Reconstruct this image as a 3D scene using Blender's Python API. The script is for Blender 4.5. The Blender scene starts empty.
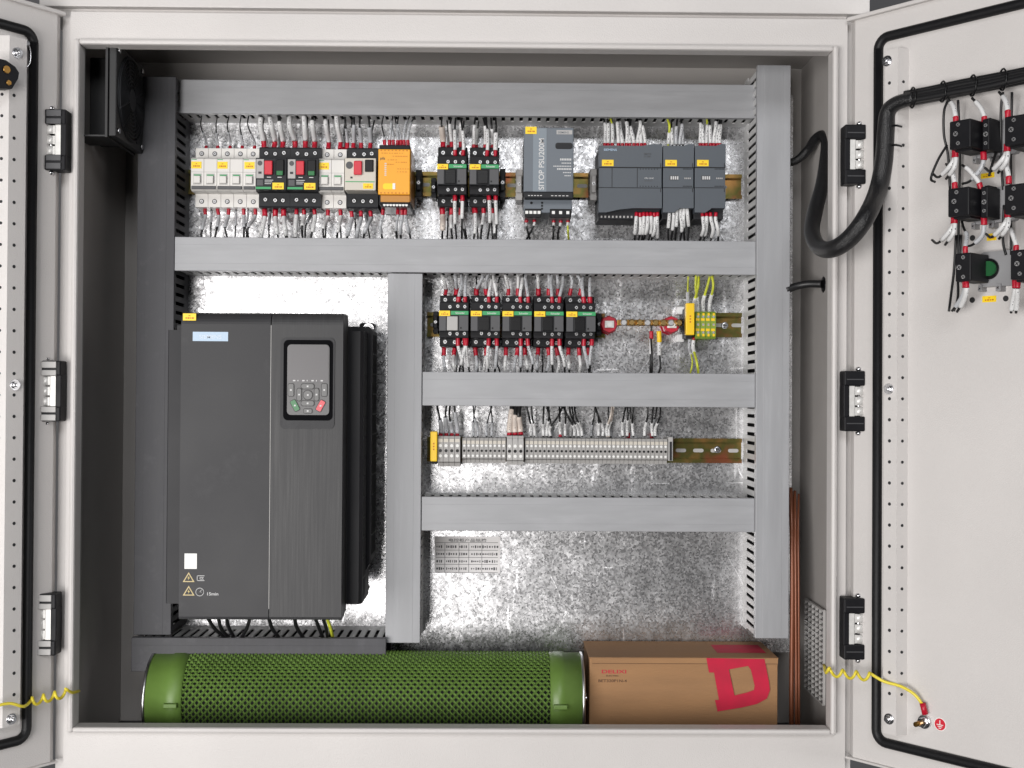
import bpy, bmesh, math, random
from mathutils import Vector, Matrix
random.seed(7)
S = 0.001
scn = bpy.context.scene
col = scn.collection
# ------------------------------------------------------------------ camera
F = 1250.0; DF = 1575.0            # focal length in pixels, distance to the cabinet front (mm)
YAW = math.radians(0.70); ROLL = math.radians(0.36); PITCH = math.radians(0.6)
RC = Matrix.Rotation(-YAW, 3, 'Z') @ Matrix.Rotation(math.pi/2+PITCH, 3, 'X') @ Matrix.Rotation(ROLL, 3, 'Z')
cam = bpy.data.cameras.new('camera'); camo = bpy.data.objects.new('camera', cam); col.objects.link(camo)
cam.lens = F/1024*36; cam.sensor_width = 36; cam.clip_start = 0.01; cam.clip_end = 50
camo.matrix_world = Matrix.Translation((0, -DF*S, 0)) @ RC.to_4x4()
scn.camera = camo
# ------------------------------------------------------------------ world and lamps
w = bpy.data.worlds.new('World'); scn.world = w; w.use_nodes = True
bg = w.node_tree.nodes['Background']; bg.inputs[0].default_value = (0.93, 0.96, 1.0, 1); bg.inputs[1].default_value = 0.02
def area(name, loc, target, sx, sy, power, colr):
    l = bpy.data.lights.new(name, 'AREA'); l.shape = 'RECTANGLE'; l.size = sx; l.size_y = sy
    l.energy = power; l.color = colr
    o = bpy.data.objects.new(name, l); col.objects.link(o); o.location = loc
    o.rotation_euler = (Vector(target)-Vector(loc)).to_track_quat('-Z', 'Y').to_euler()
    return o
area('window_light', (-1.6, -3.1, -0.42), (-0.1, 0.1, 0.0), 2.5, 1.65, 155, (1.0, 0.975, 0.955))
area('hall_light', (0.3, -4.3, 2.1), (0.0, 0.1, 0.0), 2.2, 1.2, 72, (0.98, 0.985, 1.0))
area('side_fill', (3.0, -0.85, 0.1), (-0.7, -0.25, 0.0), 0.6, 1.6, 55, (0.98, 0.985, 1.0))  # unseen fill, added to brighten the left door
scn.view_settings.view_transform = 'Standard'; scn.view_settings.look = 'None'
scn.view_settings.exposure = -0.2; scn.view_settings.gamma = 1.0
scn.view_settings.use_curve_mapping = False
# ------------------------------------------------------------------ pixel -> plane maths (mm)
YP = 210.0                         # the mounting plate stands 210 mm behind the cabinet front
def W(px, py, Y):
    d = RC @ Vector(((px-512)/F, (384-py)/F, -1.0))
    t = (Y+DF)/d.y
    return Vector((d.x*t, Y, d.z*t))
def H(px, py, h): return W(px, py, YP-h)
def rect(x0, y0, x1, y1, h):       # upright rectangle (mm) that a pixel box covers at height h above the plate
    ym = (y0+y1)/2; xm = (x0+x1)/2
    return H(x0, ym, h).x, H(x1, ym, h).x, H(xm, y1, h).z, H(xm, y0, h).z
# ------------------------------------------------------------------ materials
MATS = {}
def mat(name, c, rough=0.5, metal=0.0, noise=0.0, nscale=60.0, bump=0.0, bscale=400.0, spec=0.5, stretch=None, clear=0.0, scuff=0.0, sscale=18, sstretch=(1, 1, 1)):
    m = bpy.data.materials.new(name); m.use_nodes = True; nt = m.node_tree; n = nt.nodes; L = nt.links
    b = n['Principled BSDF']; b.inputs['Roughness'].default_value = rough; b.inputs['Metallic'].default_value = metal
    b.inputs['Specular IOR Level'].default_value = spec; b.inputs['Coat Weight'].default_value = clear
    b.inputs['Base Color'].default_value = (*c, 1)
    tc = n.new('ShaderNodeTexCoord'); mp = n.new('ShaderNodeMapping'); L.new(tc.outputs['Object'], mp.inputs[0])
    if stretch: mp.inputs['Scale'].default_value = stretch
    if noise > 0:
        t = n.new('ShaderNodeTexNoise'); t.inputs['Scale'].default_value = nscale; t.inputs['Detail'].default_value = 5
        L.new(mp.outputs[0], t.inputs[0])
        r = n.new('ShaderNodeMapRange'); r.inputs[1].default_value = .3; r.inputs[2].default_value = .7
        r.inputs[3].default_value = 1-noise; r.inputs[4].default_value = 1+noise
        L.new(t.outputs[0], r.inputs[0])
        v = n.new('ShaderNodeVectorMath'); v.operation = 'SCALE'; v.inputs[0].default_value = c
        L.new(r.outputs[0], v.inputs['Scale']); L.new(v.outputs[0], b.inputs['Base Color'])
        r2 = n.new('ShaderNodeMapRange'); r2.inputs[1].default_value = .3; r2.inputs[2].default_value = .7
        r2.inputs[3].default_value = max(0.02, rough-noise*.5); r2.inputs[4].default_value = min(1, rough+noise*.5)
        L.new(t.outputs[0], r2.inputs[0]); L.new(r2.outputs[0], b.inputs['Roughness'])
    if bump > 0:
        t = n.new('ShaderNodeTexNoise'); t.inputs['Scale'].default_value = bscale; t.inputs['Detail'].default_value = 3
        L.new(mp.outputs[0], t.inputs[0])
        bp = n.new('ShaderNodeBump'); bp.inputs['Strength'].default_value = bump; bp.inputs['Distance'].default_value = .001
        L.new(t.outputs[0], bp.inputs['Height']); L.new(bp.outputs[0], b.inputs['Normal'])
    if scuff > 0:
        src = b.inputs['Base Color'].links[0].from_socket if b.inputs['Base Color'].links else None
        mp2 = n.new('ShaderNodeMapping'); mp2.inputs['Scale'].default_value = sstretch; L.new(tc.outputs['Object'], mp2.inputs[0])
        t = n.new('ShaderNodeTexNoise'); t.inputs['Scale'].default_value = sscale; t.inputs['Detail'].default_value = 10; t.inputs['Roughness'].default_value = .7
        L.new(mp2.outputs[0], t.inputs[0])
        r = n.new('ShaderNodeMapRange'); r.inputs[1].default_value = .56; r.inputs[2].default_value = .74; r.inputs[3].default_value = 0; r.inputs[4].default_value = scuff
        L.new(t.outputs[0], r.inputs[0])
        mx = n.new('ShaderNodeMix'); mx.data_type = 'RGBA'; L.new(r.outputs[0], mx.inputs[0])
        if src: L.new(src, mx.inputs[6])
        else: mx.inputs[6].default_value = (*c, 1)
        mx.inputs[7].default_value = tuple(min(1, q*1.6+.04) for q in c)+(1,)
        L.new(mx.outputs[2], b.inputs['Base Color'])
    MATS[name] = m
    return m
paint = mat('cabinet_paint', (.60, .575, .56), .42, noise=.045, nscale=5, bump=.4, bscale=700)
paint_shaded = mat('cabinet_paint_shaded', (.38, .36, .345), .5, noise=.04, nscale=9, bump=.2, bscale=900)  # cabinet paint made darker to stand for the shade inside
duct = mat('duct_grey_plastic', (.35, .355, .37), .42, noise=.06, nscale=14, stretch=(1, 1, 6), bump=.06, bscale=200, scuff=.18, sscale=12, sstretch=(.5, 1, 5))
ductv = mat('duct_grey_plastic_upright', (.33, .335, .35), .42, noise=.09, nscale=9, stretch=(5, 1, .6), bump=.06, bscale=200, scuff=.22, sscale=10, sstretch=(5, 1, .5))
duct_shade = mat('duct_grey_painted_shade', (.085, .085, .092), .5, spec=.2, noise=.12, nscale=14, stretch=(6, 1, 1), bump=.06, bscale=200, scuff=.25, sscale=60, sstretch=(1, 1, 1))  # same grey plastic with the shade painted into its colour
duct_lit = mat('duct_comb_painted_light', (.60, .60, .60), .5)  # paler than the covers: light on the side walls put into the colour
dark = mat('dark_interior', (.02, .02, .022), .8)
black = mat('black_plastic', (.008, .008, .010), .5, spec=.22, noise=.1)
blackg = mat('black_glossy_plastic', (.006, .006, .007), .3, spec=.3)
charc = mat('charcoal_plastic', (.020, .021, .024), .5, spec=.22, noise=.08, nscale=40)
midgrey = mat('mid_grey_plastic', (.065, .065, .07), .45)
white = mat('white_breaker_plastic', (.70, .68, .65), .38)
whiteb = mat('white_label', (.82, .82, .80), .45)
cream = mat('cream_plastic', (.60, .56, .49), .4)
ltgrey = mat('light_grey_plastic', (.42, .41, .40), .45)
tgrey = mat('terminal_grey', (.36, .35, .34), .5, noise=.08, nscale=80)
red = mat('red_plastic', (.46, .006, .026), .38)
redb = mat('red_button', (.62, .03, .05), .3)
green = mat('green_button', (.01, .16, .04), .35)
greenstrip = mat('green_strip', (.03, .33, .11), .4)
yellow = mat('yellow_label', (.95, .66, .01), .45)
yellowp = mat('yellow_plastic', (.90, .58, .01), .4)
orange = mat('orange_relay_plastic', (.86, .38, .012), .42, noise=.04, nscale=20)
orangeside = mat('amber_clear_plastic', (.50, .22, .03), .3)
ink = mat('brown_ink', (.55, .17, .01), .6)
inkd = mat('dark_ink', (.03, .03, .035), .6)
inkl = mat('pale_ink', (.62, .62, .62), .6)
chrome = mat('zinc_plated_steel', (.78, .78, .80), .22, 1.0, noise=.1, nscale=90)
chromew = mat('hinge_zinc', (.72, .71, .69), .42, .25, noise=.08, nscale=120)
screwm = mat('bright_screw', (.60, .60, .61), .32, .8)
brass = mat('brass', (.38, .21, .06), .3, 1.0, noise=.1, nscale=90)
wireb = mat('black_wire_insulation', (.012, .012, .013), .42)
sleeve = mat('white_marker_sleeve', (.70, .70, .70), .4)
sleeveg = mat('grey_marker_sleeve', (.48, .49, .51), .35)
beige = mat('beige_sleeve', (.66, .58, .52), .45)
psum = mat('supply_grey', (.125, .145, .17), .42, noise=.03, nscale=20)
psul = mat('supply_grey_band', (.20, .235, .27), .42)
plcm = mat('controller_slate', (.075, .088, .105), .42, noise=.05, nscale=25)
drivem = mat('drive_grey', (.042, .042, .045), .45, spec=.2, noise=.16, nscale=7, bump=.08, bscale=700, scuff=.35, sscale=9)
brushed = mat('drive_brushed_grey', (.045, .045, .047), .42, spec=.25, noise=.16, nscale=30, stretch=(14, 1, .35))
drivef = mat('drive_flank_grey', (.020, .020, .023), .45, spec=.2, noise=.08, nscale=10)
drived = mat('drive_dark_grey', (.014, .014, .017), .45, spec=.25, noise=.08, nscale=10)
screen = mat('display_glass', (.085, .08, .085), .35)
blueg = mat('pale_blue_badge', (.42, .55, .70), .4)
galvd = mat('rubber', (.008, .008, .009), .5, spec=.3, bump=.3, bscale=300)
brassb = mat('bright_brass', (.75, .50, .20), .25, 1.0)
earthg = mat('earth_green_yellow', (.22, .33, .04), .4)
greenp = mat('green_enamel', (.12, .21, .042), .42, noise=.14, nscale=22, scuff=.25, sscale=30)
steel = mat('bright_steel', (.7, .7, .7), .3, 1.0)
card = mat('cardboard', (.33, .18, .083), .8, noise=.10, nscale=9, bump=.5, bscale=120, stretch=(1, 1, 5))
cardd = mat('cardboard_edge', (.10, .05, .03), .9)
cardred = mat('carton_red_print', (.50, .006, .04), .7, noise=.12, nscale=40)
copper = mat('lacquered_copper', (.17, .055, .025), .3, .3, noise=.3, nscale=20, stretch=(1, 1, .15))
paper = mat('paper_sticker', (.74, .72, .72), .7)
wall_m = mat('hall_wall', (.10, .10, .105), .8)
whitecab = mat('white_comb', (.62, .62, .62), .5)
def striped(name, a, b_, scale):
    m = mat(name, a, .4); nt = m.node_tree; n = nt.nodes; L = nt.links
    tc = n.new('ShaderNodeTexCoord'); wv = n.new('ShaderNodeTexWave'); wv.inputs['Scale'].default_value = scale
    wv.inputs['Distortion'].default_value = 0; wv.bands_direction = 'DIAGONAL'
    rp = n.new('ShaderNodeValToRGB'); rp.color_ramp.interpolation = 'CONSTANT'
    rp.color_ramp.elements[0].color = (*a, 1); rp.color_ramp.elements[1].color = (*b_, 1); rp.color_ramp.elements[1].position = .45
    L.new(tc.outputs['Object'], wv.inputs[0]); L.new(wv.outputs[0], rp.inputs[0]); L.new(rp.outputs[0], n['Principled BSDF'].inputs['Base Color'])
    return m
ygwire = striped('yellow_green_wire', (.72, .62, .03), (.72, .62, .03), 20)
yg2 = mat('earth_wire_green_yellow', (.58, .62, .05), .4, noise=.3, nscale=120)
ywire = mat('yellow_coiled_wire', (.80, .66, .05), .38, noise=.06, nscale=100)
def braid():
    m = mat('braided_black_sleeve', (.018, .018, .02), .34); nt = m.node_tree; n = nt.nodes; L = nt.links
    tc = n.new('ShaderNodeTexCoord'); v = n.new('ShaderNodeTexVoronoi'); v.inputs['Scale'].default_value = 800
    L.new(tc.outputs['Object'], v.inputs[0])
    bp = n.new('ShaderNodeBump'); bp.inputs['Strength'].default_value = .5; bp.inputs['Distance'].default_value = .001
    L.new(v.outputs['Distance'], bp.inputs['Height']); L.new(bp.outputs[0], n['Principled BSDF'].inputs['Normal'])
    r = n.new('ShaderNodeValToRGB'); r.color_ramp.elements[0].color = (.035, .035, .038, 1); r.color_ramp.elements[1].color = (.008, .008, .009, 1)
    r.color_ramp.elements[1].position = .35
    L.new(v.outputs['Distance'], r.inputs[0]); L.new(r.outputs[0], n['Principled BSDF'].inputs['Base Color'])
    return m
braidm = braid()
def galvanised():
    m = bpy.data.materials.new('galvanised_steel'); m.use_nodes = True; nt = m.node_tree; n = nt.nodes; L = nt.links
    b = n['Principled BSDF']; b.inputs['Metallic'].default_value = .92
    tc = n.new('ShaderNodeTexCoord')
    def vor(sc, rnd=1.0):
        v = n.new('ShaderNodeTexVoronoi'); v.inputs['Scale'].default_value = sc; v.inputs['Randomness'].default_value = rnd
        L.new(tc.outputs['Object'], v.inputs[0]); return v
    def noi(sc, det=6, stretch=None):
        t = n.new('ShaderNodeTexNoise'); t.inputs['Scale'].default_value = sc; t.inputs['Detail'].default_value = det
        if stretch:
            mp = n.new('ShaderNodeMapping'); mp.inputs['Scale'].default_value = stretch; L.new(tc.outputs['Object'], mp.inputs[0]); L.new(mp.outputs[0], t.inputs[0])
        else: L.new(tc.outputs['Object'], t.inputs[0])
        return t
    v1 = vor(430); v2 = vor(150); n1 = noi(22, 8); n2 = noi(9, 10, (7, 1, .5)); n3 = noi(600, 3); n4 = noi(14, 10, (.6, 1, 6))
    def math_(op, a, bb):
        k = n.new('ShaderNodeMath'); k.operation = op
        for i, q in enumerate((a, bb)):
            if isinstance(q, (int, float)): k.inputs[i].default_value = q
            else: L.new(q, k.inputs[i])
        return k.outputs[0]
    sep1 = n.new('ShaderNodeSeparateColor'); L.new(v1.outputs['Color'], sep1.inputs[0])
    sep2 = n.new('ShaderNodeSeparateColor'); L.new(v2.outputs['Color'], sep2.inputs[0])
    s = math_('ADD', math_('MULTIPLY', sep1.outputs[0], .20), math_('MULTIPLY', sep2.outputs[0], .16))
    s = math_('ADD', s, math_('MULTIPLY', n1.outputs[0], .6))
    s = math_('ADD', s, math_('MULTIPLY', n3.outputs[0], .30))
    rp = n.new('ShaderNodeMapRange'); rp.inputs[1].default_value = .38; rp.inputs[2].default_value = .88; rp.inputs[3].default_value = .38; rp.inputs[4].default_value = .82
    L.new(s, rp.inputs[0])
    def scr(o_, a, b_):
        sc = n.new('ShaderNodeMapRange'); sc.inputs[1].default_value = a; sc.inputs[2].default_value = b_; L.new(o_, sc.inputs[0]); return sc.outputs[0]
    n5 = noi(16, 6, (4, 1, .35))
    rp_o = math_('MULTIPLY', rp.outputs[0], math_('ADD', math_('MULTIPLY', n5.outputs[0], .7), .62))
    base = math_('MAXIMUM', rp_o, math_('MULTIPLY', math_('MAXIMUM', scr(n2.outputs[0], .60, .66), scr(n4.outputs[0], .66, .70)), .95))
    # long hand scratches: very thin bands of a distorted wave
    for rot, scl, ds in ((.45, 5.0, 3.0), (-.35, 3.4, 4.5)):
        mp = n.new('ShaderNodeMapping'); mp.inputs['Rotation'].default_value = (0, rot, 0); L.new(tc.outputs['Object'], mp.inputs[0])
        wv = n.new('ShaderNodeTexWave'); wv.inputs['Scale'].default_value = scl; wv.inputs['Distortion'].default_value = ds; wv.inputs['Detail'].default_value = 2; wv.inputs['Detail Scale'].default_value = 1.5
        L.new(mp.outputs[0], wv.inputs[0])
        nn_ = noi(8+rot, 2)
        base = math_('MAXIMUM', base, math_('MULTIPLY', math_('MULTIPLY', scr(wv.outputs['Fac'], .9965, .9993), scr(nn_.outputs[0], .5, .56)), .9))
    cc = n.new('ShaderNodeCombineColor')
    L.new(base, cc.inputs[0]); L.new(base, cc.inputs[1]); L.new(math_('MULTIPLY', base, 1.02), cc.inputs[2])
    L.new(cc.outputs[0], b.inputs['Base Color'])
    rr = n.new('ShaderNodeMapRange'); rr.inputs[3].default_value = .22; rr.inputs[4].default_value = .36
    L.new(sep1.outputs[1], rr.inputs[0]); L.new(rr.outputs[0], b.inputs['Roughness'])
    # each zinc crystal leans its own way
    def lean(v, k):
        a = n.new('ShaderNodeVectorMath'); a.operation = 'SUBTRACT'; L.new(v.outputs['Color'], a.inputs[0]); a.inputs[1].default_value = (.5, .5, .5)
        c = n.new('ShaderNodeVectorMath'); c.operation = 'SCALE'; L.new(a.outputs[0], c.inputs[0]); c.inputs['Scale'].default_value = k; return c.outputs[0]
    ge = n.new('ShaderNodeNewGeometry'); ad = n.new('ShaderNodeVectorMath'); L.new(ge.outputs['Normal'], ad.inputs[0]); L.new(lean(v1, .06), ad.inputs[1])
    ad2 = n.new('ShaderNodeVectorMath'); L.new(ad.outputs[0], ad2.inputs[0]); L.new(lean(v2, .05), ad2.inputs[1])
    no = n.new('ShaderNodeVectorMath'); no.operation = 'NORMALIZE'; L.new(ad2.outputs[0], no.inputs[0]); L.new(no.outputs[0], b.inputs['Normal'])
    return m
galv = galvanised()
def railmat():
    m = mat('yellow_passivated_zinc', (.50, .30, .10), .33, .9); nt = m.node_tree; n = nt.nodes; L = nt.links
    tc = n.new('ShaderNodeTexCoord'); t = n.new('ShaderNodeTexNoise'); t.inputs['Scale'].default_value = 28; t.inputs['Detail'].default_value = 4
    L.new(tc.outputs['Object'], t.inputs[0])
    r = n.new('ShaderNodeValToRGB'); e = r.color_ramp.elements
    e[0].position = .3; e[0].color = (.34, .18, .06, 1); e[1].position = .7; e[1].color = (.30, .10, .05, 1)
    k = e.new(.5); k.color = (.12, .12, .035, 1)
    L.new(t.outputs[0], r.inputs[0]); L.new(r.outputs[0], n['Principled BSDF'].inputs['Base Color'])
    return m
railm = railmat()
# ------------------------------------------------------------------ mesh builder (mm)
OFF = {}
class MB:
    def __init__(s): s.v = []; s.f = []; s.m = []; s.sm = []
    def add(s, vs, fs, mi=0, smooth=False):
        b = len(s.v); s.v += [Vector(p) for p in vs]
        for f in fs: s.f.append([b+i for i in f]); s.m.append(mi); s.sm.append(smooth)
        return s
    def box(s, x0, x1, y0, y1, z0, z1, mi=0, bev=0):
        x0, x1 = sorted((x0, x1)); y0, y1 = sorted((y0, y1)); z0, z1 = sorted((z0, z1))
        if bev > 0:
            bm = bmesh.new(); r = bmesh.ops.create_cube(bm, size=1)
            for v in bm.verts: v.co = Vector(((x0+x1)/2+v.co.x*(x1-x0), (y0+y1)/2+v.co.y*(y1-y0), (z0+z1)/2+v.co.z*(z1-z0)))
            bev = min(bev, (x1-x0)*.45, (y1-y0)*.45, (z1-z0)*.45)
            bmesh.ops.bevel(bm, geom=bm.edges[:]+bm.verts[:], offset=bev, segments=2, profile=.5, affect='EDGES')
            bm.verts.index_update()
            s.add([v.co.copy() for v in bm.verts], [[v.index for v in f.verts] for f in bm.faces], mi); bm.free()
            return s
        vs = [(x0, y0, z0), (x1, y0, z0), (x1, y1, z0), (x0, y1, z0), (x0, y0, z1), (x1, y0, z1), (x1, y1, z1), (x0, y1, z1)]
        return s.add(vs, [(0, 3, 2, 1), (4, 5, 6, 7), (0, 1, 5, 4), (1, 2, 6, 5), (2, 3, 7, 6), (3, 0, 4, 7)], mi)
    def prism(s, poly, y0, y1, mi=0):      # polygon in x,z extruded along y (y0 is the front)
        n = len(poly); y0, y1 = min(y0, y1), max(y0, y1)
        if sum(poly[i][0]*poly[(i+1) % n][1]-poly[(i+1) % n][0]*poly[i][1] for i in range(n)) < 0: poly = poly[::-1]
        vs = [(x, y0, z) for x, z in poly]+[(x, y1, z) for x, z in poly]
        fs = [list(range(n)), [n+i for i in range(n)][::-1]]+[(i, n+i, n+(i+1) % n, (i+1) % n) for i in range(n)]
        return s.add(vs, fs, mi)
    def prismx(s, poly, x0, x1, mi=0):     # polygon in y,z extruded along x
        n = len(poly)
        vs = [(x0, y, z) for y, z in poly]+[(x1, y, z) for y, z in poly]
        fs = [list(range(n))[::-1], [n+i for i in range(n)]]+[(i, (i+1) % n, n+(i+1) % n, n+i) for i in range(n)]
        return s.add(vs, fs, mi)
    def prismz(s, poly, z0, z1, mi=0):     # polygon in x,y extruded along z
        n = len(poly)
        vs = [(x, y, z0) for x, y in poly]+[(x, y, z1) for x, y in poly]
        fs = [list(range(n))[::-1], [n+i for i in range(n)]]+[(i, (i+1) % n, n+(i+1) % n, n+i) for i in range(n)]
        return s.add(vs, fs, mi)
    def tube(s, pts, r, seg=8, mi=0, cap=True, radii=None):
        pts = [Vector(p) for p in pts]; n = len(pts); vs = []; up = None
        for i, p in enumerate(pts):
            t = (pts[min(i+1, n-1)]-pts[max(i-1, 0)]).normalized()
            if up is None:
                a = Vector((0, 1, 0)) if abs(t.y) < .9 else Vector((1, 0, 0)); up = (a-t*a.dot(t)).normalized()
            else:
                up = up-t*up.dot(t); up = up.normalized() if up.length > 1e-6 else t.orthogonal().normalized()
            sd = t.cross(up); rr = radii[i] if radii else r
            for k in range(seg):
                an = 2*math.pi*k/seg; vs.append(p+(up*math.cos(an)+sd*math.sin(an))*rr)
        fs = [(i*seg+k, i*seg+(k+1) % seg, (i+1)*seg+(k+1) % seg, (i+1)*seg+k) for i in range(n-1) for k in range(seg)]
        s.add(vs, fs, mi, True)
        if cap: s.add([], [], mi); b = len(s.v)-len(vs); s.f += [[b+k for k in range(seg)][::-1], [b+(n-1)*seg+k for k in range(seg)]]; s.m += [mi, mi]; s.sm += [False, False]
        return s
    def cyl(s, p0, p1, r, seg=12, mi=0): return s.tube([p0, p1], r, seg, mi)
    def build(s, name, mats, parent=None, smooth=None):
        if not isinstance(mats, (list, tuple)): mats = [mats]
        lo = Vector((min(v.x for v in s.v), min(v.y for v in s.v), min(v.z for v in s.v)))
        hi = Vector((max(v.x for v in s.v), max(v.y for v in s.v), max(v.z for v in s.v))); c = (lo+hi)/2
        me = bpy.data.meshes.new(name); me.from_pydata([tuple((v-c)*S) for v in s.v], [], s.f)
        for m_ in mats: me.materials.append(m_)
        me.polygons.foreach_set('material_index', s.m); me.polygons.foreach_set('use_smooth', s.sm)
        me.update()
        bm = bmesh.new(); bm.from_mesh(me); bmesh.ops.recalc_face_normals(bm, faces=bm.faces); bm.to_mesh(me); bm.free()
        o = bpy.data.objects.new(name, me); col.objects.link(o)
        if parent is not None: o.parent = parent; o.location = (c-OFF[parent])*S
        else: o.location = c*S
        OFF[o] = c
        return o
def tag(o, label, cat, group=None):
    o['label'] = label; o['category'] = cat
    if group: o['group'] = group
    return o
def thing(name, label, cat, loc=(0, 0, 0), rz=0, group=None):
    o = bpy.data.objects.new(name, None); col.objects.link(o); o.empty_display_size = .02
    o.location = Vector(loc)*S; o.rotation_euler = (0, 0, rz); OFF[o] = Vector((0, 0, 0))
    return tag(o, label, cat, group)
def struct(name, mb, m):
    o = mb.build(name, m); o['kind'] = 'structure'; return o
def copy_thing(root, loc, label, rz=None):
    def rec(o, p):
        c = o.copy(); col.objects.link(c); c.parent = p; OFF[c] = OFF[o]
        for ch in [q for q in o.children]: rec(ch, c)
        return c
    r = rec(root, None); r.location = Vector(loc)*S; r['label'] = label
    if rz is not None: r.rotation_euler = (0, 0, rz)
    return r
def text(s, size, x, y, z, m, parent, name='printed_text', up=False, centre=False, wide=1.0, lab=None):
    cu = bpy.data.curves.new('t', 'FONT'); cu.body = s; cu.size = 1; cu.extrude = 0; cu.offset = .012
    if centre: cu.align_x = 'CENTER'
    ob = bpy.data.objects.new('t', cu); col.objects.link(ob)
    dg = bpy.context.evaluated_depsgraph_get(); me = bpy.data.meshes.new_from_object(ob.evaluated_get(dg))
    bpy.data.objects.remove(ob); bpy.data.curves.remove(cu)
    mb = MB(); vs = []
    for v in me.vertices:
        a, b = v.co.x*size*wide, v.co.y*size
        vs.append((x-b, y, z+a) if up else (x+a, y, z+b))
    mb.add(vs, [list(p.vertices) for p in me.polygons]); bpy.data.meshes.remove(me)
    return mb.build(name, m, parent)
def smooth_path(pts, n=6):
    pts = [Vector(p) for p in pts]; out = []
    P = [pts[0]*2-pts[1]]+pts+[pts[-1]*2-pts[-2]]
    for i in range(1, len(P)-2):
        p0, p1, p2, p3 = P[i-1:i+3]
        for k in range(n):
            t = k/n
            out.append(.5*((2*p1)+(p2-p0)*t+(2*p0-5*p1+4*p2-p3)*t*t+(3*p1-p0-3*p2+p3)*t*t*t))
    out.append(pts[-1]); return out
def screw(mb, x, y, z, r=2.2, mi=0, ms=1, ang=.6):
    mb.cyl((x, y, z), (x, y-1.0, z), r, 10, mi)
    c, s_ = math.cos(ang)*r*.8, math.sin(ang)*r*.8; t = r*.16
    for (a, b) in ((c, s_), (-s_, c)):
        L_ = math.hypot(a, b); nx, nz = -b/L_*t, a/L_*t
        mb.prism([(x-a-nx, z-b-nz), (x+a-nx, z+b-nz), (x+a+nx, z+b+nz), (x-a+nx, z-b+nz)], y-1.15, y-.9, ms)
def screws(parent, m1, m2, specs, recess=None, name='terminal_screw'):
    for (x, y, z, r, ang) in specs:
        q = MB()
        if recess: q.cyl((x, y-.15, z), (x, y+.6, z), recess, 12, 1)
        screw(q, x, y-(.1 if recess else 0), z, r, 0, 1, ang); q.build(name, [m1, m2], parent)
def roundrect(cx, cz, hx, hz, r, n=6):
    out = []
    for (sx, sz, a0) in ((1, 1, 0), (-1, 1, 90), (-1, -1, 180), (1, -1, 270)):
        for k in range(n+1):
            a = math.radians(a0+90*k/n); out.append((cx+sx*(hx-r)+r*math.cos(a), cz+sz*(hz-r)+r*math.sin(a)))
    return out
def sticker(parent, x0, x1, z0, z1, y, rows=2, m=None, mk=None):
    mb = MB().box(x0, x1, y-.5, y, z0, z1)
    st = mb.build('label_sticker', m or yellow, parent)
    k = MB(); w_ = x1-x0; h_ = z1-z0
    k.box(x0+w_*.42, x0+w_*.58, y-.7, y-.52, z0+h_*.62, z0+h_*.74)
    x = x0+w_*.2
    for wd in (.10, .16, .08, .14):
        k.box(x, x+w_*wd, y-.7, y-.52, z0+h_*.24, z0+h_*.46); x += w_*(wd+.05)
    k.build('printed_marks', mk or ink, st)
    return st
# ================================================================== CABINET
G = Vector
oL, oR, oB, oT = W(67, 384, 0).x, W(846.3, 384, 0).x, W(512, 800, 0).z, W(450, 15.5, 0).z
iL, iR, iB, iT = W(78.6, 384, 0).x, W(829.8, 384, 0).x, W(457, 726.5, 0).z, W(457, 49.8, 0).z
YB = 232.0; ZF = -468.0
cab = thing('control_cabinet', 'light grey steel cabinet standing open with two doors swung wide', 'cabinet', (0, 0, 0))
mb = MB(); t = 2
mb.box(oL, oR, 0, YB, iT+3, oT, 0) if False else None
# front face frame, flat sheet with a raised water-shedding rim round the opening
for (a, b, c, d) in ((oL, iL-7, oB, oT), (iR+7, oR, oB, oT), (iL-7, iR+7, iT+7, oT), (iL-7, iR+7, oB, iB-7)):
    mb.box(a, b, 0, 3, c, d)
mb.box(oL-13, oL, 9, 12, oB, oT); mb.box(oR, oR+9, 9, 12, oB, oT)
frame = mb.build('front_frame', paint, cab)
rim = MB()
bevr = 3.2
rim.box(iL-7.5, iL, -11, 16, iB-7.5, iT+7.5, bev=bevr); rim.box(iR, iR+7.5, -11, 16, iB-7.5, iT+7.5, bev=bevr)
rim.box(iL-1, iR+1, -10.9, 15.9, iT, iT+7.4, bev=bevr); rim.box(iL-1, iR+1, -10.9, 15.9, iB-7.4, iB, bev=bevr)
rim.build('opening_rim', paint, frame)
bk = MB().box(oL, oR, YB, YB+2, oB, oT); bk.build('back_panel', paint_shaded, cab)
MB().box(oL, oL+2, 3, YB, oB, oT).build('side_panel', paint_shaded, cab)
MB().box(oR-2, oR, 3, YB, oB, oT).build('side_panel', paint_shaded, cab)
MB().box(oL+2, oR-2, 3, YB, oT-2, oT).build('roof_panel', paint_shaded, cab)
MB().box(oL+2, oR-2, 3, YB, ZF-2, ZF).build('floor_panel', mat('floor_painted_shade', (.04, .04, .042), .6), cab)  # floor darkened, its shade is put into the colour
a = H(150, 384, 0).x; b = H(792, 384, 0).x
MB().box(a, b, YP, YP+2.5, H(450, 651, 0).z, H(450, 92, 0).z).build('mounting_plate', galv, cab)
# the cabinet's top profile over a shadow gap
tp = MB(); zt = oT
tp.box(oL-40, oR+2, 12, YB, zt, zt+7); tp.box(oL-40, W(870, 5, 0).x, 0, YB, zt+7, zt+60, bev=1.5)
tp.build('top_profile', paint, cab)
# the hall wall far behind
struct('wall', MB().box(-2500, 2500, 1500, 1520, -1500, 1500), wall_m)
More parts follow.
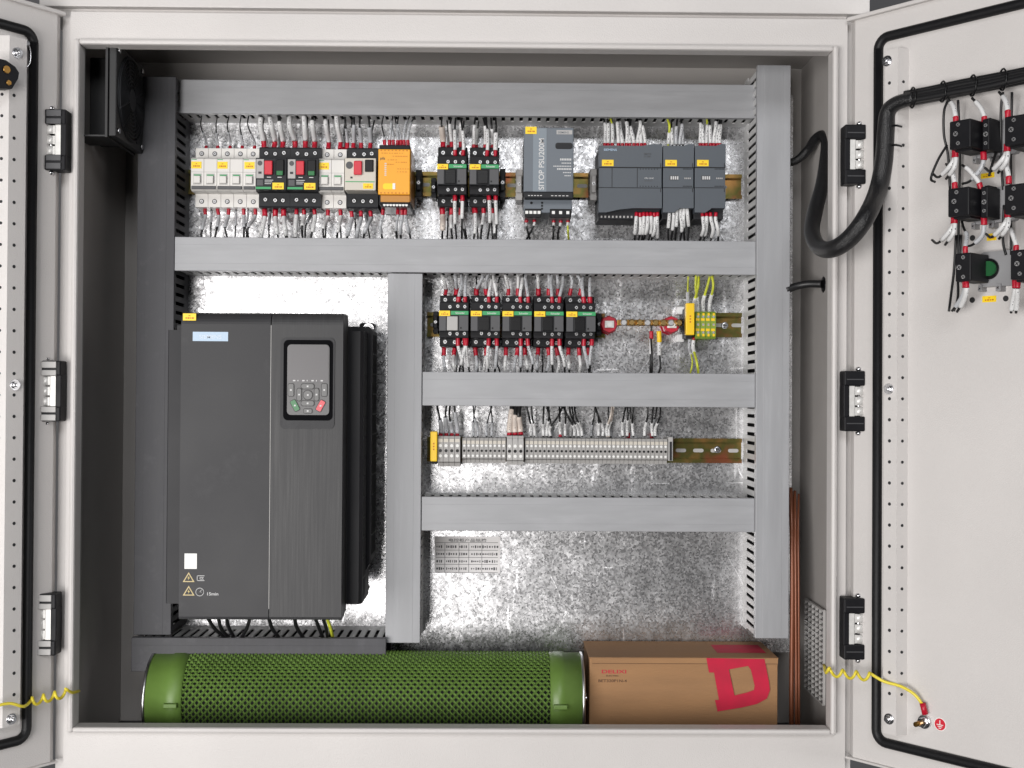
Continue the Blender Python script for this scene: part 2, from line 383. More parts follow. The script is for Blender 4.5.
# side vent mesh on the right inner wall, sensor hole
vt = MB(); xr = oR-2
Ya = (oR-2)*F/((808-497))-DF; 
def yw(px):
    lo, hi = 0.0, 260.0
    for _ in range(40):
        m_ = (lo+hi)/2
        if W(px, 635, m_).x > xr: hi = m_
        else: lo = m_
    return lo
ya, yb_ = yw(827), yw(808.5)
zt_, zb_ = -(590-384)/F*(DF+(ya+yb_)/2), -(681-384)/F*(DF+(ya+yb_)/2)
vt.box(xr-2, xr, ya, yb_, zb_, zt_, 1)
nz, ny = 17, 5
for i in range(nz+1):
    z = zb_+(zt_-zb_)*i/nz; vt.box(xr-6, xr-2, ya, yb_, z-1.1, z+1.1, 0)
for i in range(ny+1):
    y = ya+(yb_-ya)*i/ny; vt.box(xr-5.6, xr-2, y-1.0, y+1.0, zb_, zt_, 0)
vt.build('vent_grille', [ltgrey, dark], cab)
# ------------------------------------------------------------------ doors
def make_door(side):
    sg = 1 if side == 'R' else -1
    hx = W(847.3 if sg > 0 else 60.8, 384, 0).x
    phi = math.radians(40.0 if sg > 0 else 36.0)
    # local frame: x away from the hinge, y minus = inner face normal, z up ; rotate empty about z
    o = bpy.data.objects.new('door', None); col.objects.link(o); o.parent = cab; OFF[o] = Vector((0, 0, 0))
    u = Vector((sg*math.sin(phi), -math.cos(phi), 0)); nrm = Vector((-sg*math.cos(phi), -math.sin(phi), 0))
    # for the right door local x = u, local -y = nrm ; for the left door local -x = u
    lx = u if sg > 0 else -u
    o.rotation_euler = (0, 0, math.atan2(lx.y, lx.x))
    o.location = Vector((hx, -3, 0))*S
    if sg > 0: o['label'] = 'right door with push button contact blocks and braided cable'
    else: o['label'] = 'left door with perforated rail and latch'
    O = Vector((hx, -3, 0))
    def D(px, py, w_=0):           # pixel -> local (x, z) on the plane w_ mm in front of the inner face
        d = RC @ Vector(((px-512)/F, (384-py)/F, -1.0)); c = Vector((0, -DF, 0)); p0 = O+nrm*w_
        t_ = (p0-c).dot(nrm)/d.dot(nrm); p = c+d*t_-O
        return p.dot(lx), p.z
    return o, D, sg
dR, DR, _ = make_door('R'); dL, DL, _ = make_door('L')
def door_shell(o, D, sg):
    zt = D(847 if sg > 0 else 61, 19 if sg > 0 else 12)[1]; zb = D(851 if sg > 0 else 58, 759 if sg > 0 else 762)[1]
    E = 470
    s = MB()
    xf = 9
    # sheet and folded edges
    s.box(sg*xf, sg*E, 0, 1.5, zb+2, zt-2)
    s.prismz([(sg*xf, 0), (0, 7), (0, 20), (sg*1.5, 20), (sg*1.5, 7.8), (sg*xf, 1.5)], zb, zt)
    s.box(sg*0.2, sg*E, -6, 20, zt-5, zt, bev=1.2); s.box(sg*.2, sg*E, -4, 20, zb, zb+3, bev=1.0)
    s.box(sg*(E-2), sg*E, 0, 20, zb, zt)
    s.box(sg*2, sg*E, 18.5, 20, zb+3, zt-3)
    return s.build('door_panel', paint, o), zt, zb
def gasket(o, D, sg, x_in, zt, zb):
    E = 455*sg; r = 14; pts = []
    def arc(cx, cz, a0, a1):
        for k in range(7):
            a = math.radians(a0+(a1-a0)*k/6); pts.append((cx+r*math.cos(a), -2.5, cz+r*math.sin(a)))
    if sg > 0:
        arc(x_in+r, zt-r, 180, 90); arc(E-r, zt-r, 90, 0); arc(E-r, zb+r, 0, -90); arc(x_in+r, zb+r, 270, 180)
    else:
        arc(x_in-r, zt-r, 0, 90); arc(E+r, zt-r, 90, 180); arc(E+r, zb+r, 180, 270); arc(x_in-r, zb+r, -90, 0)
    pts.append(pts[0]); g = MB().tube(pts, 6.0, 10, 0)
    return g.build('rubber_gasket', galvd, o)
pR, zRt, zRb = door_shell(dR, DR, 1); pL, zLt, zLb = door_shell(dL, DL, -1)
gasket(dR, DR, 1, DR(878.5, 384)[0], DR(884, 38)[1], DR(884, 742)[1])
gasket(dL, DL, -1, DL(29, 384)[0], DL(14, 28)[1], DL(14, 741)[1])
def rail_door(o, D, sg, xa, xb, xc, zt, zb, hys, hx1, hx2, bolts):
    # z-section stiffening rail with punched holes (dark discs sit in the sheet)
    d = 14
    s = MB(); a, b, c = D(xa, 384, d)[0], D(xb, 384, d)[0], D(xc, 384, 0)[0]
    s.prismz([(a, 0), (a, -d), (b, -d), (c, 0)], zb, zt, 0)
    for hy in hys:
        x, z = D(hx1, hy, d); s.cyl((x, -d+.1, z), (x, -d-.25, z), 2.1, 10, 1)
        f = .5; x2 = b+(c-b)*f; y2 = -d+d*f; z2 = z
        nx, ny = (-(-d)*-1, 0)
        dv = Vector((c-b, d, 0)).normalized(); nn = Vector((dv.y, -dv.x, 0)); nn = nn if nn.y < 0 else -nn
        s.cyl(Vector((x2, y2, z2))-nn*.1, Vector((x2, y2, z2))+nn*.3, 1.9, 10, 1)
    ro = s.build('perforated_rail', [paint, dark], o)
    for (bx, by) in bolts:
        x, z = D(bx, by, d+1); q = MB()
        q.cyl((x, -d, z), (x, -d-1.5, z), 6.6, 18); q.tube([(x, -d-1.5, z), (x, -d-5, z)], 4.6, 6); q.cyl((x, -d-5, z), (x, -d-8, z), 2.6, 12)
        q.build('bolt', chrome, ro)
    return ro
hysR = [83+i*21.05 for i in range(30) if not 88 < 83+i*21.05 < 135]
zt = DR(890, 53)[1]; zb = DR(890, 731)[1]
rail_door(dR, DR, 1, 884, 897, 908, zt, zb, hysR, 889.5, 903, [(887, 61), (888.5, 389), (889, 719)])
hysL = [74+i*21.4 for i in range(30)]
a_ = MB()
rl = rail_door(dL, DL, -1, 23.5, 6, -8, DL(14, 40)[1], DL(14, 722)[1], hysL, 14, 0, [(17.5, 53), (15, 385), (11.5, 719)])
# latch on the left door's rail
x0, z0 = DL(-4, 63, 16); x1, z1 = DL(12, 92, 16)
q = MB(); q.prism([(x0-20, z0+2), (x0+4, z0+2), (x1-5, z0-3), (x1, z0-9), (x1-1, z0-16), (x1-9, z1), (x0-20, z1-6)], -30, -15)
lt = q.build('latch', black, dL)
q = MB(); q.cyl((x1-17, -30, z0-9), (x1-17, -32, z0-9), 4.5, 12); q.cyl((x1-14, -30, z1+6), (x1-14, -32, z1+6), 3, 12); q.build('latch_rivet', brass, lt)
x, z = DL(27, 41, 6); q = MB().tube(smooth_path([(x-1, -8, z), (x+3, -9, z-12), (x+2.5, -9, z-26), (x-2, -8, z-33)]), .8, 6); q.cyl((x-1, -5, z-3), (x-1, -9, z-3), 3, 8); q.build('wire_clip', chrome, dL)
# earth stud and earth mark on the right door
x, z = DR(925.5, 721.5, 0); q = MB(); q.cyl((x, 0, z), (x, -4, z), 8, 20, 0); q.tube([(x, -4, z), (x, -10, z)], 5.8, 6, 0); q.cyl((x, -10, z), (x, -22, z), 3, 12, 1)
q.build('earth_stud', [chrome, brass], dR)
x, z = DR(940.3, 724.3, 0); q = MB(); q.cyl((x, 0, z), (x, -.5, z), 7.8, 28, 1); q.cyl((x, -.5, z), (x, -.8, z), 6.9, 28, 0)
q.box(x-.5, x+.5, -1.1, -.8, z, z+4.8, 1)
for k, wd in enumerate((4.2, 2.9, 1.6)): q.box(x-wd, x+wd, -1.1, -.8, z-.9-k*2, z-k*2, 1)
q.build('earth_mark', [redb, whiteb], dR)
# panel holes and small yellow labels on the right door
q = MB()
for (hx, hy) in ((972.3, 300), (1005.8, 298.5), (972.5, 238)):
    x, z = DR(hx, hy); q.cyl((x, .2, z), (x, -.3, z), 3.4, 14)
q.build('panel_hole', dark, dR)
for (a0, b0, a1, b1) in ((981, 172, 994.5, 179), (987, 233, 996.5, 241), (982.5, 295.5, 996.3, 302.5)):
    xa, za = DR(a0, b1, 0); xb, zb2 = DR(a1, b0, 0); sticker(dR, xa, xb, za, zb2, 0)
# ------------------------------------------------------------------ hinges (between frame and doors)
def hinge(px, py0, py1, sg, mb_mat, lab):
    # px: outer edge away from the opening
    x = W(px, 384, -8).x; z1, z0 = W(512, py0, -8).z, W(512, py1, -8).z; h = z1-z0; wd = 26
    o = bpy.data.objects.new('hinge', None); col.objects.link(o); o.parent = cab; OFF[o] = Vector((0, 0, 0))
    xa, xb = sorted((x, x-sg*wd*1.0))
    q = MB()
    fr = .245
    q.box(xa, xb, -24, -1, z1-h*fr, z1, bev=1.5); q.box(xa, xb, -24, -1, z0, z0+h*fr, bev=1.5)
    inn = xa if sg > 0 else xb
    q.box(inn, inn+sg*7, -22, -1, z0+h*fr-1, z1-h*fr+1, bev=.8)
    q.build('hinge_leaf', black, o)
    if mb_mat:      # scratched bare caps on the hinge leaf
        for (a, b) in ((z1-h*.12, z1-h*.015), (z1-h*.245, z1-h*.155), (z0+h*.015, z0+h*.115), (z0+h*.15, z0+h*.245)):
            MB().box(xa+2.5, xb-5, -26, -23.8, a, b, bev=.6).build('hinge_cap', ltgrey if lab == 1 else midgrey, o)
    else:
        for zc in (z1-h*.14, z0+h*.13): MB().box(xa+3, xb-2, -24.6, -24, zc-.6, zc+.6).build('hinge_groove', midgrey, o)
    q = MB(); q.box(inn+sg*6, inn+sg*14, -21.5, -1, z0+h*fr, z1-h*fr, bev=.8)
    kx = x-sg*4.5
    for k in range(3):
        zz0 = z0+h*fr+(h*(1-2*fr))*k/3+1.2; zz1 = z0+h*fr+(h*(1-2*fr))*(k+1)/3-1.2
        q.cyl((kx-sg*1, -16, zz0), (kx-sg*1, -16, zz1), 6, 16)
        q.box(min(kx, inn+sg*14.2), max(kx, inn+sg*14.2), -20.6, -12, zz0, zz1)
    q.build('hinge_knuckle', chromew, o)
    q = MB(); px_ = kx-sg*1
    q.cyl((px_, -15, z0-5), (px_, -15, z1+5), 2.6, 10); q.cyl((px_, -15, z1+1), (px_, -15, z1+4), 4, 10); q.cyl((px_, -15, z0-4), (px_, -15, z0-1), 4, 10)
    q.build('hinge_pin', chrome, o)
hinge(46.5, 116, 176, -1, True, 0); hinge(44, 364, 424, -1, True, 1); hinge(41.5, 594, 655, -1, True, 1)
hinge(861.5, 124, 183, 1, False, 0); hinge(861.5, 369, 429, 1, False, 0); hinge(862, 595, 656, 1, False, 0)
# ================================================================== CABLE DUCTS
HD = 85.0
def cable_duct(x0, y0, x1, y1, label, vertical, hd=HD, shade_paint=False):
    X0, X1, Z0, Z1 = rect(x0, y0, x1, y1, hd)
    base = Vector(((X0+X1)/2, YP, (Z0+Z1)/2)); o = thing('cable_duct', label, 'cable duct', base, 0, 'slotted cable ducts on the mounting plate')
    X0 -= base.x; X1 -= base.x; Z0 -= base.z; Z1 -= base.z
    ch = MB(); ch.box(X0+1.5, X1-1.5, -2, 0, Z0+1.5, Z1-1.5, 1)
    ins = MB()
    pitch, gap = 12.5, 5.0
    L0, L1 = (Z0, Z1) if vertical else (X0, X1)
    for sgn in (-1, 1):
        if vertical:
            xa, xb = (X0+1, X0+2.5) if sgn < 0 else (X1-2.5, X1-1)
            ch.box(xa, xb, -24, -.1, Z0, Z1)
        else:
            za, zb = (Z0+1, Z0+2.5) if sgn < 0 else (Z1-2.5, Z1-1)
            ch.box(X0, X1, -24, -.1, za, zb)
        p = L0+3
        while p+pitch-gap < L1:
            a, b = p, min(p+pitch-gap, L1)
            if vertical: ch.box(xa, xb, -hd+8, -24, a, b)
            else: ch.box(a, b, -hd+8, -24, za, zb)
            p += pitch
        if vertical: ch.box(xa, xb, -hd+3, -hd+8, Z0, Z1)
        else: ch.box(X0, X1, -hd+3, -hd+8, za, zb)
    ch.build('slotted_channel', [duct_shade if shade_paint and vertical else duct_lit, dark], o)
    cv = MB(); cv.box(X0, X1, -hd, -hd+3, Z0, Z1, bev=.9); dkc = shade_paint and vertical
    q_ = .22
    if vertical: cv.box(X0+(X1-X0)*q_, X1-(X1-X0)*q_, -hd-.22, -hd+1, Z0+.6, Z1-.6, bev=.22)
    else: cv.box(X0+.6, X1-.6, -hd-.3, -hd+1, Z0+(Z1-Z0)*q_, Z1-(Z1-Z0)*q_, bev=.3)
    if vertical:
        cv.box(X0, X0+1, -hd+2, -hd+9, Z0+.5, Z1-.5); cv.box(X1-1, X1, -hd+2, -hd+9, Z0+.5, Z1-.5)
    else:
        cv.box(X0+.5, X1-.5, -hd+2, -hd+9, Z0, Z0+1); cv.box(X0+.5, X1-.5, -hd+2, -hd+9, Z1-1, Z1)
    cv.build('duct_cover', duct_shade if shade_paint else ductv if vertical else duct, o)
    # loosely packed cables inside
    wr = MB()
    for k in range(7):
        if vertical:
            xx = X0+7+(X1-X0-14)*k/6; wr.tube(smooth_path([(xx+random.uniform(-3, 3), -30-random.uniform(0, 30), Z0+4+(Z1-Z0-8)*j/5) for j in range(6)], 3), 2.2, 5)
        else:
            zz = Z0+7+(Z1-Z0-14)*k/6; wr.tube(smooth_path([(X0+4+(X1-X0-8)*j/5, -30-random.uniform(0, 30), zz+random.uniform(-3, 3)) for j in range(6)], 3), 2.2, 5)
    ww = wr.build('cables_inside', wireb, o)
    return o
cable_duct(135.8, 76.5, 173.4, 635, 'tall upright grey cable duct with painted-in shade along the left wall of the cabinet', True, shade_paint=True)
cable_duct(176.0, 82, 756.6, 115.6, 'topmost horizontal grey cable duct above the row of breakers', False, hd=64)
cable_duct(756.3, 65, 789.8, 638.5, 'tall upright grey cable duct on the far right of the plate', True, hd=94)
cable_duct(174.6, 239, 755.8, 272.8, 'long horizontal grey cable duct below the row of breakers', False)
cable_duct(386.5, 273.4, 421.3, 643, 'upright grey cable duct between the big drive and the contactors', True)
cable_duct(422.4, 372.8, 755.2, 406.6, 'short horizontal grey cable duct between five contactors and terminal row', False)
cable_duct(421.6, 497.5, 754.6, 531.5, 'short horizontal grey cable duct below the terminal row', False)
cable_duct(131, 638, 386, 672, 'horizontal grey cable duct with painted-in shade below the drive, partly behind the green resistor', False, hd=96, shade_paint=True)
# ================================================================== DIN RAILS
def din_rail(px0, px1, pyc, label, hh=7.5):
    xa, xb = H(px0, pyc, hh).x, H(px1, pyc, hh).x; zc = H((px0+px1)/2, pyc, hh).z
    base = Vector(((xa+xb)/2, YP, zc)); L_ = (xb-xa)/2
    o = thing('din_rail', label, 'mounting rail', base, 0, 'mounting rails')
    m = MB(); m.box(-L_, L_, -7.5, -6.5, 12.5, 17.5); m.box(-L_, L_, -7.5, -6.5, -17.5, -12.5)
    m.box(-L_, L_, -6.6, -1, 11.8, 12.8); m.box(-L_, L_, -6.6, -1, -12.8, -11.8); m.box(-L_, L_, -1.6, -.4, -12, 12)
    m.build('rail_profile', railm, o)
    s = MB(); x = -L_+8
    while x < L_-8:
        s.prism(roundrect(x+4, 0, 7.5, 2.6, 2.5, 3), -1.9, -1.65); x += 25
    s.build('rail_slots', ltgrey, o)
    return o, base
o, R1 = din_rail(187, 742, 184.3, 'brass coloured mounting rail carrying the top row of breakers and controllers')
Z1 = R1.z
din_rail(694, 742, 325, 'short mounting rail end with a screw right of the earth terminals')
o, R2 = din_rail(427, 605, 325, 'brass coloured mounting rail carrying the five contactors')
Z2 = R2.z
o, R3 = din_rail(427, 742, 450, 'brass coloured mounting rail carrying the long row of grey terminals')
Z3 = R3.z
def bolt(px, py, h, label, r=5):
    p = H(px, py, h); q = MB(); q.cyl((p.x, p.y, p.z), (p.x, p.y-1.4, p.z), r, 16, 0); q.tube([(p.x, p.y-1.4, p.z), (p.x, p.y-4.5, p.z)], r*.72, 12, 0, radii=[r*.72, r*.5])
    q.box(p.x-r*.5, p.x+r*.5, p.y-4.7, p.y-4.4, p.z-.5, p.z+.5, 1)
    tag(q.build('rail_screw', [chrome, dark]), label, 'screw')
bolt(724.5, 325.5, 2, 'round head screw in the rail right of the earth terminals')
bolt(717, 449.5, 2, 'round head screw in the empty rail end right of the terminals')
# ================================================================== DEVICES (local: x right, y minus = out of the plate, z up)
def dx(px, h, py=180): return H(px, py, h).x
def dz(py, h, px=450): return H(px, py, h).z
# --- miniature breakers
def mcb(poles, label, X):
    w_ = 17.8*poles; o = thing('circuit_breaker', label, 'circuit breaker', (X, YP, Z1), 0, 'white miniature circuit breakers')
    b = MB()
    for k in range(poles):
        x0 = -w_/2+17.8*k
        b.prismx([(0, -41), (-44, -41), (-44, -23), (-66, -22.5), (-70, -20), (-70, 21), (-67, 23.5), (-44, 24), (-44, 41), (0, 41)], x0+.25, x0+17.55)
    b.build('housing', white, o)
    screws(o, screwm, midgrey, [(-w_/2+17.8*(k+.5)+random.uniform(-.6, .6), -44, z, 2.0, random.uniform(0, 3)) for k in range(poles) for z in (33.5, -33)], 3.5)
    g = MB(); g.box(-w_/2+1.2, w_/2-1.2, -72.5, -70, -20.5, -16, bev=.6); g.build('toggle_bar', midgrey, o)
    for k in range(poles):
        xc = -w_/2+17.8*(k+.5); tb = MB()
        tb.box(xc-5.6, xc+5.6, -70.4, -69.8, -14, 1, 0); tb.box(xc-4.6, xc+4.6, -73.8, -69.9, -12.5, -2.5, 1, bev=.8); tb.box(xc-4.6, xc+4.6, -70.8, -70.3, -1.8, -.3, 2)
        tb.build('toggle', [ltgrey, white, greenstrip], o)
    l = MB(); l.box(-w_/2+.4, w_/2-.4, -70.5, -69.9, 3, 3.5); l.box(-w_/2+.8, -w_/2+8, -70.4, -69.95, 20, 20.8, 1)
    l.build('front_print', [ltgrey, greenstrip], o)
    return o
xs0 = dx(190.8, 70)
def mcbs():
    a = mcb(2, 'white two pole breaker at the far left end of the top row', xs0+17.8)
    copy_thing(a, (xs0+17.8*3, YP, Z1), 'white two pole breaker, second from the left in the top row')
    c = mcb(1, 'narrow single pole white breaker beside the first black motor breaker', xs0+17.8*4.5)
    X8 = (dx(318.3, 70)+dx(344.2, 70))/2
    d = copy_thing(a, (X8, YP, Z1), 'white two pole breaker between the black and the cream motor breakers')
    for r, xa in ((a, 191.5), (None, None)):
        pass
mcbs()
for r in [q for q in col.objects if q.name.startswith('circuit_breaker') and q.parent is None]:
    wd = 17.8 if 'single' in r['label'] else 35.6
    sticker(r, -wd/2+.6 if wd > 20 else -7, -wd/2+14.5 if wd > 20 else 7, 8, 17.5, -70)
# --- motor breakers
def motor_breaker(X, label, light=False):
    h = 78 if not light else 82
    o = thing('motor_breaker', label, 'motor breaker', (X, YP, Z1), 0, 'motor breakers in the top row')
    b = MB(); b.prismx([(0, -42), (-50, -42), (-52, -40), (-52, -23), (-52, 24), (-52, 40), (-50, 42), (0, 42)], -22.2, 22.2); b.build('housing', charc, o)
    f = MB(); f.box(-22.1, 22.1, -h, -51.5, -22, 22, bev=1); f.build('front_block', cream if light else charc, o)
    screws(o, screwm, blackg, [(x+random.uniform(-.7, .7), -52, z+random.uniform(-.7, .9), 2.5, random.uniform(0, 3)) for x in (-12.5, 1, 13) for z in (33, -32)], 4.6)
    b = MB().box(-9, 2.5, -h-5, -h+.1, -1.5, 17.5, bev=1.2); b.build('stop_button', redb, o)
    b = MB().box(6.5, 18.5, -h-3, -h+.1, 3 if light else -2, 19.5, bev=1)
    st = b.build('start_button', blackg, o)
    if not light: MB().box(8, 17, -h-4, -h-2.9, -2.2, 3.8, bev=.4).build('green_flag', green, st)
    q = MB()
    if light:
        q.cyl((-15.5, -h, 12), (-15.5, -h-.8, 12), 5, 16, 1); q.box(-14, -11, -h-.5, -h, -6, -3.5, 2); q.box(-21, 20, -h-.4, -h, -11, -9.8, 3)
    else:
        q.box(-21, -10.5, -h-.5, -h, -6, 20, 0); q.cyl((-15.8, -h-.4, 14.5), (-15.8, -h-1, 14.5), 3.4, 14, 1); q.box(-18, -13.5, -h-.8, -h-.4, 0, 3, 2)
        q.box(-20, -11.5, -h-.4, -h, -16, -8, 1); q.box(-21.5, 0, -h-.4, -h, -20.8, -17.8, 3)
        for k in range(3): q.box(-9, 3-k*1.5, -h-.3, -h, -9-k*2.4, -8.2-k*2.4, 4)
        for k in range(2): q.box(-6+15*k, 0+15*k, -h-.3, -h, -5, -4, 4)
    q.build('front_print', [ltgrey if not light else white, midgrey, inkd, greenstrip, inkl], o)
    o.scale = (.965, 1, 1)
    sticker(o, 2 if not light else 4, 18, -21 if not light else -20, -12 if not light else -12.5, -h)
    return o
XA = (dx(255.2, 78)+dx(287, 78))/2; XB = (dx(287.5, 78)+dx(318, 78))/2; XC = (dx(344.6, 82)+dx(376, 82))/2
ma = motor_breaker(XA, 'black motor breaker with bright white dial patch, beside the single pole breaker')
copy_thing(ma, (XB, YP, Z1), 'black motor breaker with a red button, left of the third white breaker')
motor_breaker(XC, 'cream fronted motor breaker with red button, beside the orange relay', True)
# --- safety relay
h = 112.0; X0, X1_, z0, z1 = rect(378.2, 149.2, 410, 194.5, h); X = (X0+X1_)/2; w2 = (X1_-X0)/2
o = thing('safety_relay', 'orange safety relay module with white terminal rows top and bottom', 'relay', (X, YP, Z1))
zb, zt = z0-Z1, z1-Z1
MB().box(-w2+.5, w2-.5, -h+6, -2, zb-12, zt+7, bev=1).build('housing', black, o)
MB().box(-w2, w2, -h, -h+7, zb, zt, bev=.8).build('front_cover', orange, o)
MB().box(-w2+2, w2+1.0, -h+9, -30, zb-8, zt+2).build('amber_side', orangeside, o)
MB().box(-w2+3, w2-.3, -h+4, -h+20, zb-9.5, zb-.3, bev=.5).build('lower_window', orangeside, o)
for (za, zc) in ((zt+.3, zt+6), (zb-16, zb-9.8)):
    q = MB(); q.box(-w2+4, w2-1, -h+8, -40, za, zc, 0)
    for k in range(8): q.cyl((-w2+8+k*(2*w2-13)/7, -h+8, (za+zc)/2), (-w2+8+k*(2*w2-13)/7, -h+6.8, (za+zc)/2), 1.9, 8, 1)
    q.build('terminal_row', [blackg, whiteb], o)
q = MB()
for k in range(7): q.box(-w2+8.5, -w2+11, -h-.3, -h, zt-20-k*2.6, zt-18.6-k*2.6, 1)
for (a, b, c) in ((.1, .8, 5), (.45, .9, 9), (.55, .9, 17), (.6, .92, 26), (.6, .9, 30), (.3, .55, 14), (.28, .5, 20)):
    x = -w2+2*w2*a
    while x < -w2+2*w2*b: q.box(x, x+random.uniform(1.2, 3), -h-.3, -h, zt-c-.8, zt-c, 0); x += 3.4
for k in range(8):
    q.box(-w2+3+k*4.9, -w2+5+k*4.9, -h-.3, -h, zb+1.2, zb+2.8, 0); q.box(-w2+3+k*4.9, -w2+5+k*4.9, -h-.3, -h, zt-2.4, zt-1, 0)
q.build('front_print', [ink, inkl], o)
text('pilz', 5, -w2+2.5, -h-.35, zt-14, inkd, o)
MB().prism(roundrect(-w2+14.5, zb+10.8, 8, 4, 3, 4), -h-.5, -h).build('label_sticker', yellow, o)
MB().box(-w2+19.5, -w2+23, -h-.8, -h, zb+7, zb+15).build('label_window', whiteb, o)
# --- end clamps
def end_clamp(px0, px1, py0, py1, h, m, label, dark_=True):
    X0, X1, z0, z1 = rect(px0, py0, px1, py1, h); zc = (z0+z1)/2; x = (X0+X1)/2; a = (X1-X0)/2; hz = (z1-z0)/2
    o = thing('end_clamp', label, 'end clamp', (x, YP, zc), 0, 'end clamps on the rails')
    q = MB(); q.box(-a, a, -h+6, -1, -hz, hz, bev=.8); q.box(-a*.7, a*.7, -h, -h+6.5, -hz*.55, hz*.55, bev=.8)
    for k in range(5): q.box(-a-.6, a+.6, -h+8, -h+9.5, -hz*.8+k*hz*.36, -hz*.7+k*hz*.36)
    q.build('clamp_body', m, o)
    q = MB(); screw(q, 0, -h, 0, min(2.4, a*.6), 0, 1); q.build('clamp_screw', [screwm, blackg], o)
    return o
end_clamp(415.5, 421.5, 169, 196, 45, charc, 'black end clamp beside the orange relay')
end_clamp(431, 436, 177, 197, 40, charc, 'small black end clamp left of the upper contactor pair')
end_clamp(499.8, 505.5, 168, 197, 45, charc, 'black end clamp right of the upper contactor pair')
end_clamp(516, 522.6, 168.5, 199.5, 48, tgrey, 'grey end clamp left of the tall power supply')
end_clamp(590.5, 597, 168, 199.5, 48, tgrey, 'grey end clamp left of the slate controller')
end_clamp(433, 438, 311, 333, 40, charc, 'black end clamp at the left end of the middle rail')
end_clamp(596.8, 602, 313, 335, 30, charc, 'black end clamp right of the five contactors')
# --- contactors
def contactor(X, Z, label, lightc=False, short=False):
    o = thing('contactor', label, 'contactor', (X, YP, Z), 0, 'black contactors on the rails')
    zT, zB, tT, tB, s1, s2, s3, s4 = (37.5, -33, 27, -22, 32, 21, -16, -27) if short else (44, -39, 28, -25, 36, 20, -18.5, -31)
    b = MB(); b.box(-22, 22, -52, -2, zB, zT, bev=1)
    for x in (-11, 0, 11): b.box(x-.5, x+.5, -52.6, -52, zB+1, zT-1)
    b.box(-21.7, 21.7, -72, -51, tB, tT, bev=.8)
    b.build('housing', black, o)
    f = MB(); f.box(-21.6, 21.6, -84, -71.5, -13.8, 13.5, bev=1.2); f.build('front_block', charc, o)
    MB().box(-22.6, -21.6, -60, -30, -18, 14).build('side_clip', charc, o)
    m = MB(); m.box(-10, 6, -86, -83.8, -12.5, 6.8, bev=.8)
    if not lightc: m.box(-8.5, 4.5, -86.4, -85.9, 1.5, 2.2)
    m.build('moving_armature', ltgrey if lightc else blackg, o)
    for (a, c) in ((-21.4, -11.5), (8.0, 21.4)): MB().box(a, c, -84.6, -83.9, -12.8, 8, bev=.25).build('side_panel', midgrey, o)
    MB().cyl((10.5, -84.5, -9), (10.5, -85.2, -9), 1.3, 8).build('test_point', blackg, o)
    MB().box(-4.5, 21.6, -85.2, -83.8, 8.8, 14.2, bev=.3).build('green_strip', greenstrip, o)
    text('Schneider', 3.6, 2.5, -85.3, 10.2, inkl, o, wide=.95)
    sticker(o, -21.6, -5.5, 7.2, 14.4, -84.2)
    j_ = lambda: random.uniform(-.5, .5)
    screws(o, screwm, blackg, [(x+j_(), -52, z+j_(), 2.6, random.uniform(0, 3)) for x in (-14, 0, 13) for z in (s1, s4)], 4)
    o.scale = (.925, 1, 1)
    screws(o, screwm, blackg, [(x+j_(), -72, z+j_(), 2.3, random.uniform(0, 3)) for x in (-6, 5, 15.5) for z in (s2, s3)], 3.4)
    return o
def cx(px0, px1, py): return (H(px0, py, 84).x+H(px1, py, 84).x)/2
c1 = contactor(cx(436.5, 467, 178), Z1, 'black contactor at the left of the upper pair, green strip')
copy_thing(c1, (cx(469, 499.3, 178), YP, Z1), 'black contactor in the upper pair, nearer the tall power supply')
contactor(cx(438.6, 468.9, 323), Z2, 'black contactor with a pale grey centre at the left of the middle row', True, True)
nm = ['second black contactor in the middle row, right of the one with pale centre', 'third black contactor, in the middle of the row of five',
      'fourth black contactor, second from the red insulator in the row of five', 'fifth black contactor, right end of the row beside the red insulator']
for k, (a, b) in enumerate(((470, 500.8), (501.6, 532.6), (533.3, 564.5), (565.5, 596.4))):
    if k == 0: c2_ = contactor(cx(a, b, 323), Z2, nm[0], False, True)
    else: copy_thing(c2_, (cx(a, b, 323), YP, Z2), nm[k])
# --- power supply
h = 118.0; X0, X1_, z0, z1 = rect(523.7, 127.5, 573.6, 192, h); X = (X0+X1_)/2; w2 = (X1_-X0)/2; zb, zt = z0-Z1, z1-Z1
o = thing('power_supply', 'tall blue grey power supply with vertical white lettering', 'power supply', (X, YP, Z1))
MB().box(-w2+1, w2-.2, -h+8, -2, zb-8, zt-1, bev=1).build('housing', charc, o)
MB().box(-w2, w2, -h, -h+9, zb, zt, bev=1).build('front_cover', psum, o)
MB().box(-w2+12.5, -w2+30.5, -h-.5, -h+.1, zb+.5, zt-1).build('pale_band', psul, o)
text('SITOP PSU200M', 10.1, -w2+27.2, -h-.8, zb+2.5, inkl, o, up=True, wide=1.0)
MB().box(w2-23, w2-2, -h-.4, -h, zt-9, zt-3.5).build('name_plate', ltgrey, o)
text('SIEMENS', 4.0, w2-21.5, -h-.6, zt-7.9, psum, o)
q = MB(); q.prism(roundrect(w2-13, zt-24.5, 11.5, 4.2, 3, 4), -h-.4, -h, 0); q.prism(roundrect(w2-12, zt-25.2, 10.5, 3, 2.5, 4), -h-.8, -h-.3, 1); q.build('finger_recess', [blackg, charc], o)
q = MB()
for k, (l_, hh_) in enumerate(((15, 2.6), (13, 1.3), (24, 1.3), (19, 2.2), (11, 1.2), (9, 1.2))):
    x = w2-3-l_
    while x < w2-4: q.box(x, x+1.6, -h-.3, -h, zt-44-k*4.2, zt-44-k*4.2+hh_); x += 2.2
q.build('front_print', inkl, o)
sticker(o, -w2+2, -w2+17, zt-9, zt+.6, -h-.6)
q = MB(); q.box(-w2, w2, -h-3.5, -h+12, zb-9, zb, 0, bev=1.5)
